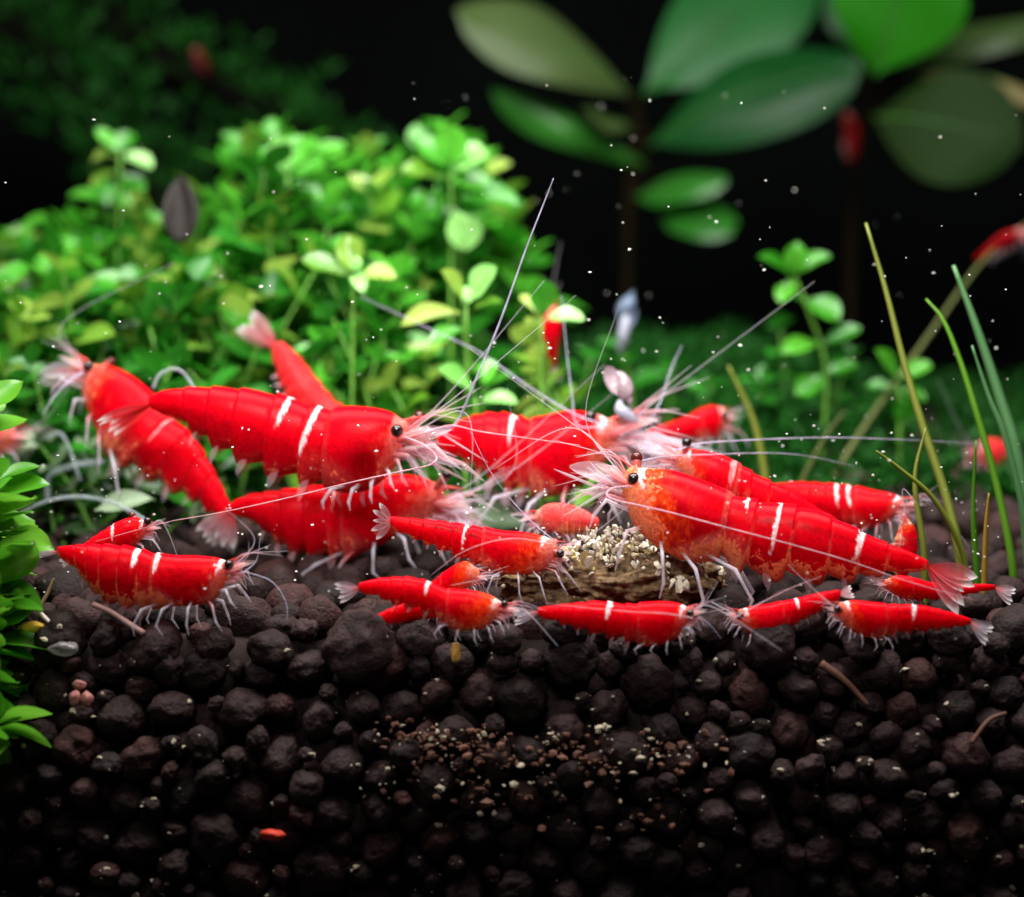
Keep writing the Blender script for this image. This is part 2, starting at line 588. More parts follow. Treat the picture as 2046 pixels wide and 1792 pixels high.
def stem_plant(base, tip, nodes, size, key, label, group, spread=1.0, bend=0.15, seed=0, mixkey=None, start=0.35):
    rs = random.Random(seed)
    root = empty('stem_plant', base)
    tag(root, label, 'plant', group)
    mid = base.lerp(tip, 0.5) + Vector((rs.uniform(-bend, bend), rs.uniform(-bend, bend), 0))
    path = spline([base, mid, tip], 12)
    V, F = tube(path, [0.024 - 0.010 * i / 11 for i in range(12)], 6)
    part('stem', V, F, M['stem'], root)
    ang = rs.uniform(0, 6.28)
    for k in range(nodes):
        u = start + (1 - start) * (k / max(1, nodes - 1)) ** 0.65
        f = u * 11
        i0 = min(int(f), 10)
        p = path[i0].lerp(path[i0 + 1], f - i0)
        ax = (path[min(i0 + 1, 11)] - path[i0]).normalized()
        a = ax.cross(Vector((math.cos(ang), math.sin(ang), 0.1))).normalized()
        ang += math.pi / 2 + rs.uniform(-0.35, 0.35)
        young = sstep(0.72, 1.0, u)
        cnt = 2 if k < nodes - 1 else 3
        for q in range(cnt):
            th = q * 2 * math.pi / cnt + rs.uniform(-0.3, 0.3)
            dirv = Matrix.Rotation(th, 3, ax) @ a
            el = lerp(rs.uniform(-0.25, 0.8), rs.uniform(0.45, 1.05), young) * spread
            d = dirv * math.cos(el) + ax * math.sin(el)
            n = ax * math.cos(el) - dirv * math.sin(el)
            sc = size * lerp(1.0, 0.72, young) * rs.uniform(0.8, 1.2)
            kk = mixkey if (mixkey and rs.random() < 0.3) else key
            o = obj('leaf', rs.choice(leaf_meshes(kk)), root)
            R = frame_from(d, n + Vector((rs.uniform(-.5, .5), rs.uniform(-.8, .2), rs.uniform(-.3, .3))))
            o.matrix_local = Matrix.Translation(p - base) @ R.to_4x4() @ Matrix.Scale(sc, 4)
    return root

# silhouette of the clump, picture positions of its stem tips, back to front
sil = [(0, 480), (40, 470), (100, 465), (150, 445), (215, 400), (265, 410), (300, 450), (345, 470), (410, 390), (455, 330), (500, 300),
       (545, 275), (600, 285), (640, 310), (700, 330), (735, 300), (790, 330), (835, 290), (885, 265), (930, 290), (965, 340), (1000, 390), (1010, 430)]
def sil_y(x):
    for (x0, y0), (x1, y1) in zip(sil, sil[1:]):
        if x0 <= x <= x1:
            return lerp(y0, y1, (x - x0) / (x1 - x0))
    return 430

G1 = 'bright green stem plants in the clump behind the shrimp'
LB = 'bright green small-leaved stem plant in the dense clump behind the shrimp'
cnt = 0
def plant_at(px, py, Y, key, label, group, nodes=6, size=0.36, lean=0.25, **kw):
    global cnt
    cnt += 1
    tip = at(px, py, Y)
    bx = tip.x + random.uniform(-lean, lean)
    by = Y + random.uniform(-0.2, 0.2)
    base = Vector((bx, by, ground(by) - 0.12))
    return stem_plant(base, tip, nodes, size, key, label, group, seed=cnt, **kw)

L_ridge = 'tall bright green stem plant forming the ridge of the clump'
L_mid = 'bright green small-leaved stem plant packed inside the dense clump'
L_fringe = 'low green stem plant in the front fringe of the clump behind the raised shrimp tail'
L_lime = 'low lime-tipped stem plant in the fringe behind the large two-banded shrimp'
L_dark = 'low dark green stem plant beneath the clump beside the humped shrimp'
GS = {L_ridge: 'ridge stem plants', L_mid: 'stem plants inside the clump', L_fringe: 'front fringe stem plants', L_lime: 'lime fringe stem plants', L_dark: 'dark low stem plants'}
def clump(x, y, Y, key, lab, **kw):
    plant_at(x, y, Y, key, lab, GS[lab], lean=0.7, bend=0.35, **kw)
for (x, y) in sil:
    clump(x, y + 12, random.uniform(6.6, 7.6), 'leaf_bright', L_ridge, nodes=8, size=0.56, start=0.35, mixkey='leaf_lime' if random.random() < .35 else None)
for k in range(52):
    x = random.uniform(-40, 1000)
    y0 = sil_y(max(0, x))
    Y = random.uniform(5.4, 6.8)
    y = y0 + random.uniform(50, 260)
    if abs(x - 355) < 40 and y < 500:
        continue
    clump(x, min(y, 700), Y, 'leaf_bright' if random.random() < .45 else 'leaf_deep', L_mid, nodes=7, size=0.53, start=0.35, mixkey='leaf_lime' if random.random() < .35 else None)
for k in range(12):
    clump(random.uniform(-330, -30), random.uniform(420, 620), random.uniform(5.0, 7.0), random.choice(['leaf_bright', 'leaf_deep']), L_mid, nodes=7, size=0.5, start=0.3)
for k in range(30):
    x = random.uniform(-60, 760)
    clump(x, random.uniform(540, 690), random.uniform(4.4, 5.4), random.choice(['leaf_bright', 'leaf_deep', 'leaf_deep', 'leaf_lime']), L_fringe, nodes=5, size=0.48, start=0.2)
for k in range(16):
    clump(random.uniform(640, 1090), random.uniform(670, 790), random.uniform(4.2, 5.2), 'leaf_lime' if random.random() < .5 else 'leaf_bright', L_lime, nodes=4, size=0.42, start=0.15)
for k in range(18):
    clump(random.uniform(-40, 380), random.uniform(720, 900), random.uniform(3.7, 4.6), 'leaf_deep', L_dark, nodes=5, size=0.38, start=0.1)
L_low = 'low grey-green shoots on the gravel beneath the humped shrimp'
GS[L_low] = 'grey-green shoots on the gravel'
M['leaf_grey'] = mat_leaf('leaf_greygreen', (0.08, 0.16, 0.06), (0.30, 0.42, 0.24), .35, .4)
for k in range(16):
    clump(random.uniform(10, 470), random.uniform(880, 985), random.uniform(3.3, 3.9), random.choice(['leaf_grey', 'leaf_deep', 'leaf_grey']), L_low, nodes=4, size=0.30, start=0.1)
# the distinctive sprigs of the clump
SPRIGS = [
    ('yellow-green rosette of broad leaves standing out in front of the green clump', 4.0, [(700, 720), (706, 550)], [
        ((705, 550), (697, 468), 56, 'leaf_lime'), ((697, 553), (602, 519), 54, 'leaf_lime'), ((716, 552), (792, 556), 52, 'leaf_lime'), ((707, 548), (716, 512), 26, 'leaf_pale'), ((708, 552), (728, 585), 34, 'leaf_pale')]),
    ('pale lime sprig with large rounded leaves beside the tall raised antenna', 3.8, [(930, 760), (932, 612)], [
        ((924, 612), (878, 540), 54, 'leaf_lime'), ((944, 602), (992, 532), 66, 'leaf_pale'), ((930, 612), (936, 572), 36, 'leaf_pale'), ((922, 628), (802, 652), 58, 'leaf_lime'), ((944, 622), (1004, 604), 30, 'leaf_lime'), ((928, 660), (860, 690), 44, 'leaf_bright')]),
    ('short sprig with one broad upright leaf above the small red shrimp in the plants', 3.9, [(1080, 780), (1082, 636)], [
        ((1084, 632), (1074, 556), 64, 'leaf_bright'), ((1078, 634), (1038, 590), 26, 'leaf_lime'), ((1088, 640), (1168, 640), 46, 'leaf_pale'), ((1080, 642), (1046, 668), 40, 'leaf_lime')]),
    ('pair of pale oval leaves right behind the band of the rounded red shrimp', 3.6, [(960, 860), (950, 795)], [
        ((946, 790), (872, 738), 58, 'leaf_pale'), ((958, 802), (1034, 806), 42, 'leaf_pale'), ((962, 770), (990, 720), 40, 'leaf_bright')]),
    ('tall single sprig rising above the left of the green clump', 6.6, [(225, 480), (240, 306)], [
        ((236, 306), (190, 258), 34, 'leaf_bright'), ((242, 304), (256, 262), 52, 'leaf_bright'), ((246, 308), (304, 336), 42, 'leaf_pale'), ((236, 312), (182, 326), 36, 'leaf_lime'), ((232, 345), (180, 370), 46, 'leaf_lime'), ((240, 350), (290, 380), 44, 'leaf_bright')]),
    ('leafy crown of big pale leaves at the right-hand top edge of the green clump', 5.6, [(900, 560), (902, 340)], [
        ((896, 335), (832, 290), 74, 'leaf_bright'), ((902, 330), (912, 250), 82, 'leaf_bright'), ((908, 342), (976, 308), 88, 'leaf_pale'), ((915, 400), (1040, 412), 66, 'leaf_bright'),
        ((896, 395), (850, 430), 70, 'leaf_bright'), ((905, 420), (932, 500), 86, 'leaf_pale'), ((900, 360), (985, 380), 70, 'leaf_bright'), ((892, 360), (800, 345), 60, 'leaf_lime')]),
    ('bright crown at the middle of the ridge of the green clump', 5.8, [(570, 560), (575, 350)], [
        ((572, 345), (520, 300), 66, 'leaf_bright'), ((578, 342), (600, 270), 70, 'leaf_bright'), ((582, 350), (650, 330), 66, 'leaf_bright'), ((570, 360), (500, 380), 60, 'leaf_pale'), ((580, 365), (640, 400), 60, 'leaf_bright'), ((574, 350), (550, 268), 50, 'leaf_pale')]),
    ('tall dark-stemmed sprig with bright isolated leaves before the moss', 5.6, [(1640, 860), (1650, 740), (1615, 620), (1588, 555)], [
        ((1580, 556), (1512, 514), 38, 'leaf_mid'), ((1586, 552), (1592, 482), 46, 'leaf_mid'), ((1590, 552), (1660, 512), 42, 'leaf_mid'), ((1584, 560), (1560, 606), 40, 'leaf_mid'), ((1606, 604), (1560, 580), 30, 'leaf_deep'),
        ((1608, 600), (1676, 640), 76, 'leaf_mid'), ((1636, 690), (1560, 708), 46, 'leaf_mid'), ((1644, 692), (1720, 656), 46, 'leaf_mid'), ((1648, 752), (1590, 790), 50, 'leaf_mid'), ((1652, 752), (1712, 728), 40, 'leaf_mid')]),
    ('low green sprig half hidden by the tall olive blade', 5.4, [(1800, 860), (1796, 770)], [
        ((1792, 764), (1746, 698), 42, 'leaf_mid'), ((1800, 756), (1860, 728), 42, 'leaf_mid'), ((1790, 784), (1730, 772), 36, 'leaf_mid'), ((1798, 790), (1806, 846), 56, 'leaf_mid'), ((1800, 780), (1850, 800), 40, 'leaf_mid')]),
]
GD = 'dark green sprigs before the moss'
LD = 'dark green sprig growing low before the moss'
for (x, y, Y, n) in ((1560, 660, 6.8, 3), (1690, 720, 6.4, 3), (1520, 760, 6.0, 3), (1240, 690, 6.6, 3), (1180, 720, 6.4, 3), (1420, 770, 6.4, 3), (1340, 740, 6.6, 3)):
    plant_at(x, y, Y, 'leaf_deep', LD, GD, nodes=n + 1, size=0.36, start=0.3, spread=0.8)
# the leafy plant at the left edge, close to the front
GF = 'leafy stems at the left edge'
LF = 'sharp bright green leafy stem rising from the gravel at the front edge'
for (bx, by, tx, ty, Y, n) in ((-70, 1250, -4, 810, 1.3, 6), (-60, 1300, 22, 960, 0.55, 6), (-90, 1380, 30, 1110, 0.45, 6), (-80, 1330, 8, 1060, 0.75, 7),
                               (-70, 1420, 18, 1240, 0.35, 5), (-70, 1450, 5, 1180, 0.6, 6), (-80, 1560, 8, 1360, 0.2, 4), (-60, 1500, 22, 1445, 0.05, 2)):
    cnt += 1
    b = at(bx - 26, by, Y); t = at(tx - 26, ty, Y)
    b.z = min(b.z, ground(max(Y, 0.2)) - 0.15)
    stem_plant(b, t, n + 2, 0.50, 'leaf_front', LF, GF, seed=cnt + 40, start=0.3)

# ------------------------------------------------------------------ broad-leaved plants, top right
def big_leaf(root, base, tip, width, bow, face, key, nl=14, nw=8, cup=0.10, wave=0.03, belly=0.9, rib=0.03):
    """base and tip in world space; face: direction the upper side looks"""
    d = tip - base
    Lg = d.length
    y = d.normalized()
    z = face - y * face.dot(y); z.normalize()
    x = y.cross(z)
    V, F = [], []
    for i in range(nl + 1):
        s = i / nl
        q = max(0.0, (s - 0.04) / 0.96)
        w = max(0.03, math.sin(math.pi * min(1, q ** belly)) ** 0.62)
        for j in range(nw + 1):
            u = j / nw * 2 - 1
            zz = bow * math.sin(math.pi * s) - cup * Lg * u * u * w + wave * math.sin(s * 9 + u * 2) + 0.03 * abs(u) * Lg
            V.append(base + y * (s * Lg) + x * (u * w * width * 0.5) + z * zz)
    for i in range(nl):
        for j in range(nw):
            a = i * (nw + 1) + j
            F.append((a, a + 1, a + nw + 2, a + nw + 1))
    lf = part('leaf', V, F, M[key], root)
    mid = [base + y * (s * Lg) + z * (bow * math.sin(math.pi * s) + wave * math.sin(s * 9) + rib * .1) for s in np.linspace(0.0, 0.94, 10)]
    V, F = tube(mid, [rib * (1 - 0.8 * i / 9) for i in range(10)], 5)
    part('midrib', V, F, M['rib'], lf)
    return lf

M['rib'] = mat_plain('leaf_rib', (0.03, 0.10, 0.015), 0.5, 0.2, 3.0, 0.1)
M['broad_pale'] = mat_leaf('broad_leaf_pale', (0.026, 0.060, 0.010), (0.075, 0.12, 0.036), 0.18, 0.42, 0.25, 0.8)
M['broad_teal'] = mat_leaf('broad_leaf_teal', (0.003, 0.045, 0.007), (0.014, 0.115, 0.022), 0.15, 0.42, 0.2, 0.7)
M['broad_green'] = mat_leaf('broad_leaf_green', (0.02, 0.24, 0.004), (0.05, 0.34, 0.010), 0.5, 0.45, 0.3, 0.7)
M['broad_dark'] = mat_leaf('broad_leaf_dark', (0.010, 0.04, 0.006), (0.03, 0.075, 0.012), 0.15, 0.5, 0.3, 0.6)
M['broad_olive'] = mat_leaf('broad_leaf_olive', (0.012, 0.022, 0.003), (0.008, 0.040, 0.006), 0.2, 0.6, 0.08, 0.35)
M['broad_tan'] = mat_leaf('broad_leaf_tan', (0.12, 0.10, 0.03), (0.2, 0.16, 0.06), 0.2, 0.5, 0.3, 0.5)
M['petiole'] = mat_plain('petiole', (0.007, 0.0045, 0.002), 0.9, 0.4, 1.5, 0.3, 0.02)

def broad_plant(crown, rhizome, leaves, label, Y):
    base = at(*rhizome[-1])
    root = empty('broad_leaf_plant', Vector((base.x, base.y, ground(base.y) - 0.1)))
    tag(root, label, 'plant')
    path = [at(*crown)] + [at(*r) for r in rhizome] + [Vector((base.x, base.y, ground(base.y) - 0.15))]
    pts = spline(path, 16)
    V, F = tube(pts, [0.05 + 0.03 * i / 15 for i in range(16)], 8)
    part('stem', V, F, M['petiole'], root)
    cp = at(*crown)
    for (b, t, w, bow, face, key, cup) in leaves:
        bp, tp = at(*b), at(*t)
        V, F = tube(spline([cp - Vector((0, 0, .1)), cp.lerp(bp, .6) + Vector((0, 0, .02)), bp, bp.lerp(tp, 0.06)], 8), [0.05 - 0.015 * i / 7 for i in range(8)], 6)
        part('leaf_stalk', V, F, M['petiole'], root)
        big_leaf(root, bp, tp, px2u(w, (b[2] + t[2]) / 2), bow, Vector(face), key, cup=cup, belly=1.25)

for (label, Y, stem, leaves) in SPRIGS:
    P_ = [at(x, y, Y) for x, y in stem]
    P_[0].z = min(P_[0].z, ground(Y) - 0.1)
    root = empty('stem_plant', P_[0])
    tag(root, label, 'plant')
    V, F = tube(spline(P_, 12), [0.026 - 0.010 * i / 11 for i in range(12)], 6)
    part('stem', V, F, M['stem'], root)
    rq = random.Random(len(label))
    for (b, t, w, key) in leaves:
        dy = rq.uniform(-0.25, 0.15)
        big_leaf(root, at(b[0], b[1], Y), at(t[0], t[1], Y + dy), px2u(w, Y), rq.uniform(0.0, 0.06), Vector((rq.uniform(-.2, .2), -0.62, 0.75)), key, nl=10, nw=6,
                 cup=-0.10, wave=0.008, belly=1.25, rib=0.010)

YA = 11.3
broad_plant((1272, 215, YA), [(1266, 300, YA), (1255, 450, YA)], [
    ((1248, 195, YA), (905, 25, YA - 0.8), 200, 0.35, (0.1, -0.75, 0.6), 'broad_pale', 0.10),
    ((1285, 195, YA), (1620, -75, YA + 0.6), 250, 0.2, (-0.1, -0.9, 0.4), 'broad_teal', 0.05),
    ((1295, 300, YA - .2), (1725, 135, YA - 1.0), 225, 0.40, (0.1, -0.8, 0.6), 'broad_teal', 0.10),
    ((1285, 335, YA), (975, 180, YA - 0.5), 85, 0.15, (0.2, -0.8, 0.5), 'leaf_dusk', 0.12),
    ((1262, 262, YA), (1165, 222, YA - .9), 75, 0.05, (0, -0.7, 0.7), 'broad_pale', 0.1),
    ((1270, 400, YA), (1455, 365, YA - 1.2), 105, 0.15, (0.1, -0.8, 0.6), 'leaf_dusk', 0.10),
    ((1320, 420, YA), (1465, 470, YA - 1.4), 115, 0.15, (0.1, -0.9, 0.4), 'leaf_dusk', 0.08),
], 'broad-leaved dark water plant with pale grey-green upper leaf behind the raised antenna', YA)
broad_plant((1735, 200, YA - .5), [(1715, 300, YA - .4), (1700, 480, YA)], [
    ((1745, 150, YA - .8), (1835, -120, YA - 1.2), 270, 0.1, (-0.1, -0.95, 0.1), 'broad_green', 0.02),
    ((1715, 130, YA - .3), (1690, -70, YA), 110, 0.1, (-0.3, -0.6, 0.7), 'broad_teal', 0.05),
    ((1800, 140, YA), (2110, 45, YA - .3), 120, 0.25, (-0.1, -0.6, 0.75), 'broad_pale', 0.12),
    ((1810, 160, YA - .4), (2110, 225, YA - 1.0), 75, 0.30, (0, -0.35, 0.9), 'broad_tan', 0.12),
    ((1745, 235, YA - .6), (2045, 290, YA - 1.6), 245, 0.25, (-0.15, -0.93, 0.25), 'broad_olive', 0.06),
], 'broad-leaved water plant with vivid green upright leaf and olive round leaf', YA)

# ------------------------------------------------------------------ wood, moss
def branch(name, pts, r0, r1, label):
    P = spline([at(*p) for p in pts], 24)
    root = empty(name, P[-1])
    tag(root, label, 'driftwood')
    rad = [lerp(r0, r1, i / 23) * (1 + 0.2 * noise.noise(Vector((i * 0.7, 1.3, 4.1)))) for i in range(24)]
    V, F = tube(P, rad, 12)
    V = [v + Vector((noise.noise(v * 2.2), noise.noise(v * 2.2 + Vector((7, 7, 7))), noise.noise(v * 2.2 + Vector((3, 9, 1))))) * 0.10 for v in V]
    part('trunk', V, F, M['wood'], root)
    return root, P, rad

def fronds(V, F, p, up, n, length, rs):
    for _ in range(n):
        d = (up + Vector((rs.uniform(-1, 1), rs.uniform(-1, 1), rs.uniform(-.6, 1)))).normalized()
        side = d.cross(Vector((rs.uniform(-1, 1), rs.uniform(-1, 1), rs.uniform(-1, 1)))).normalized()
        l = length * rs.uniform(0.5, 1.3)
        w = l * 0.11
        b = len(V)
        bend = Vector((rs.uniform(-.3, .3), rs.uniform(-.3, .3), -0.25)) * l
        V.extend([p - side * w * .5, p + side * w * .5, p + d * l * .55 + side * w, p + d * l * .55 - side * w, p + d * l + bend * .5])
        F.extend([(b, b + 1, b + 2, b + 3), (b + 3, b + 2, b + 4)])

rs = random.Random(5)
root, P, rad = branch('mossy_branch', [(-130, -20, 12.5), (40, 80, 12.2), (140, 170, 12.0), (230, 260, 11.6), (330, 420, 11.0)], 0.45, 0.28,
                      'dark mossy branch slanting down behind the tall single sprig')
V, F = [], []
for i, p in enumerate(P):
    for _ in range(30):
        q = p + Vector((rs.gauss(0, 1.1), rs.uniform(-1, 0.4), rs.gauss(.1, 1.0))) * rad[i]
        fronds(V, F, q, Vector((0, -.3, .8)), 3, 0.30, rs)
tag(part('moss', V, F, M['moss'], root, False), kind='stuff')
root, P, rad = branch('mossy_branch', [(700, 330, 12.4), (560, 240, 12.6), (470, 190, 12.6), (330, 120, 12.8), (180, 10, 13.0)], 0.30, 0.35,
                      'dim mossy branch far back above the green clump')
V, F = [], []
for i, p in enumerate(P):
    for _ in range(16):
        q = p + Vector((rs.gauss(0, 1.1), rs.uniform(-1, 0.4), rs.gauss(.1, 1.0))) * rad[i]
        fronds(V, F, q, Vector((0, -.3, .8)), 3, 0.28, rs)
tag(part('moss', V, F, M['moss'], root, False), kind='stuff')

V, F = [], []
for _ in range(9000):
    x = rs.uniform(-8, 9)
    Y = rs.uniform(4.4, 11.5)
    hump = 0.75 + 0.6 * noise.noise(Vector((x * .5, Y * .5, 2)))
    hump *= sstep(-3.2, -0.5, x) * 0.8 + 0.25
    hump *= 1 - 0.75 * sstep(3.0, 5.0, x)
    if noise.noise(Vector((x * .9 + 3, Y * .9, 7))) < rs.uniform(-.35, .15) and Y > 5:
        continue
    z = ground(Y) + rs.uniform(-.1, 1.0) * max(0.05, hump) * sstep(4.0, 6.6, Y)
    fronds(V, F, Vector((x, Y, z)), Vector((0, -.2, .7)), 4, 0.30, rs)
tag(obj('moss', mesh('moss', V, F, M['moss'], False)), 'dark green moss carpet behind the shrimp and the grass blades', 'moss', kind='stuff')

# dead brown leaf standing in the clump
root_p = at(360, 485, 5.2)
V, F = leaf_geo(px2u(135, 5.2), px2u(66, 5.2), 0.14, 0.05, 0.05, 12, 6, 0.75, 0.02)
R = frame_from(Vector((-0.02, 0.15, 1)), Vector((0.2, -1, 0.1)))
V = [R @ v for v in V]
o = obj('dead_leaf', mesh('dead_leaf', V, F, M['dead_leaf']), None, root_p)
m_ = o.modifiers.new('thickness', 'SOLIDIFY'); m_.thickness = 0.03
tag(o, 'dark brown pointed dead leaf standing upright among the green clump', 'leaf')

# ------------------------------------------------------------------ grass blades
def blade_geo(pts, w):
    P = spline(pts, 22)
    V, F = [], []
    for i, p in enumerate(P):
        s = i / 21
        d = (P[min(i + 1, 21)] - P[max(i - 1, 0)]).normalized()
        sx = d.cross(Vector((0.15, -1, 0.1))).normalized()
        nn = sx.cross(d)
        ww = w * (1 - 0.75 * s ** 2.2) * 0.5
        V.extend([p - sx * ww, p - nn * ww * 0.35, p + sx * ww, p + nn * ww * 0.35])
    for i in range(21):
        for j in range(4):
            j2 = (j + 1) % 4
            F.append((i * 4 + j, i * 4 + j2, i * 4 + 4 + j2, i * 4 + 4 + j))
    F.append((3, 2, 1, 0)); F.append((84, 85, 86, 87))
    return V, F

M['gr_olive'] = mat_leaf('grass_olive', (0.16, 0.20, 0.02), (0.30, 0.34, 0.06), 0.3, 0.4, 0.4, 1.2)
M['gr_green'] = mat_leaf('grass_green', (0.07, 0.24, 0.01), (0.20, 0.45, 0.03), 0.3, 0.4, 0.4, 1.2)
M['gr_blue'] = mat_leaf('grass_blue', (0.06, 0.20, 0.06), (0.16, 0.36, 0.14), 0.25, 0.35, 0.5, 1.2)
M['gr_ochre'] = mat_leaf('grass_ochre', (0.36, 0.22, 0.02), (0.50, 0.33, 0.05), 0.3, 0.4, 0.4, 1.2)
M['gr_dim'] = mat_leaf('grass_dim', (0.07, 0.09, 0.02), (0.13, 0.15, 0.04), 0.3, 0.5, 0.3, 1.2)
def grass(label, blades):
    b0 = blades[0][1][0]
    base = at(*b0)
    root = empty('grass_plant', Vector((base.x, base.y, ground(base.y) - 0.1)))
    tag(root, label, 'grass')
    for key, pts, w in blades:
        P = [at(*p) for p in pts]
        Y = P[0].y
        if P[0].z > ground(Y) - 0.05:
            P = [Vector((P[0].x + (P[0].x - P[1].x) * .2, Y, ground(Y) - 0.12))] + P
        V, F = blade_geo(P, px2u(w, Y))
        part('blade', V, F, M[key], root)
def yy(pts, Y0, Y1=None):
    Y1 = Y0 if Y1 is None else Y1
    return [(x, y, lerp(Y0, Y1, i / (len(pts) - 1))) for i, (x, y) in enumerate(pts)]
grass('tall olive grass plant with three blades beside the red shrimp with two white bands', [
    ('gr_olive', yy([(1918, 1110), (1890, 990), (1850, 870), (1808, 730), (1770, 580), (1730, 445)], 1.6, 2.2), 21),
    ('gr_olive', yy([(1846, 1100), (1828, 960), (1850, 855)], 1.45, 1.6), 15),
    ('gr_olive', yy([(1925, 1110), (1868, 1000), (1800, 938), (1750, 900)], 1.4, 1.2), 13)])
grass('short green and ochre pair of grass blades standing in the gravel', [
    ('gr_green', yy([(1952, 1150), (1945, 1020), (1950, 880)], 1.6), 16),
    ('gr_ochre', yy([(1966, 1190), (1970, 1060), (1976, 985)], 1.3), 15)])
grass('slim bright green curved grass blade before the blurred red shrimp', [
    ('gr_green', yy([(2022, 1120), (1992, 970), (1950, 820), (1918, 720), (1885, 640), (1850, 597)], 1.7, 2.2), 17)])
grass('thick blue-green grass with a split blade at the edge of the gravel', [
    ('gr_blue', yy([(2060, 1120), (2035, 920), (2000, 800), (1950, 650), (1905, 530)], 1.9, 2.3), 30),
    ('gr_blue', yy([(2050, 1050), (2010, 880), (1975, 790), (1942, 690)], 1.8, 1.9), 16)])
grass('dim olive grass blade behind the small red shrimp', [('gr_olive', yy([(1528, 950), (1505, 840), (1455, 730)], 4.0), 18)])
grass('thin brownish leaning grass blade before the moss', [('gr_dim', yy([(1590, 990), (1645, 880), (1690, 820)], 4.2), 13)])
grass('long faint leaning blade carrying a distant red shrimp', [('gr_dim', yy([(1635, 1000), (1730, 850), (1850, 680), (1965, 520), (2060, 440)], 4.6, 6.9), 16)])


# ------------------------------------------------------------------ shrimp
RED = np.array((0.74, 0.0008, 0.011))
DEEP = np.array((0.36, 0.0005, 0.006))
ORANGE = np.array((1.0, 0.13, 0.008))
PALE = np.array((0.93, 0.44, 0.38))
WHITE = np.array((0.95, 0.90, 0.90))
SEG = [0.0, 0.13, 0.33, 0.52, 0.67, 0.81, 1.0]
ALLSHRIMP = {}

PINK = np.array((0.95, 0.55, 0.56))
LILAC = np.array((0.88, 0.80, 0.90))
def limb(name, root, pts, radii, sides, c0, c1, cl0, cl1):
    v, f = tube(pts, radii, sides)
    n = len(pts)
    us = [i // sides / max(1, n - 1) for i in range(len(v))]
    part(name, v, f, M['fan'], root, True, [lerp(c0, c1, u) for u in us], {'clear': [lerp(cl0, cl1, u) for u in us]})

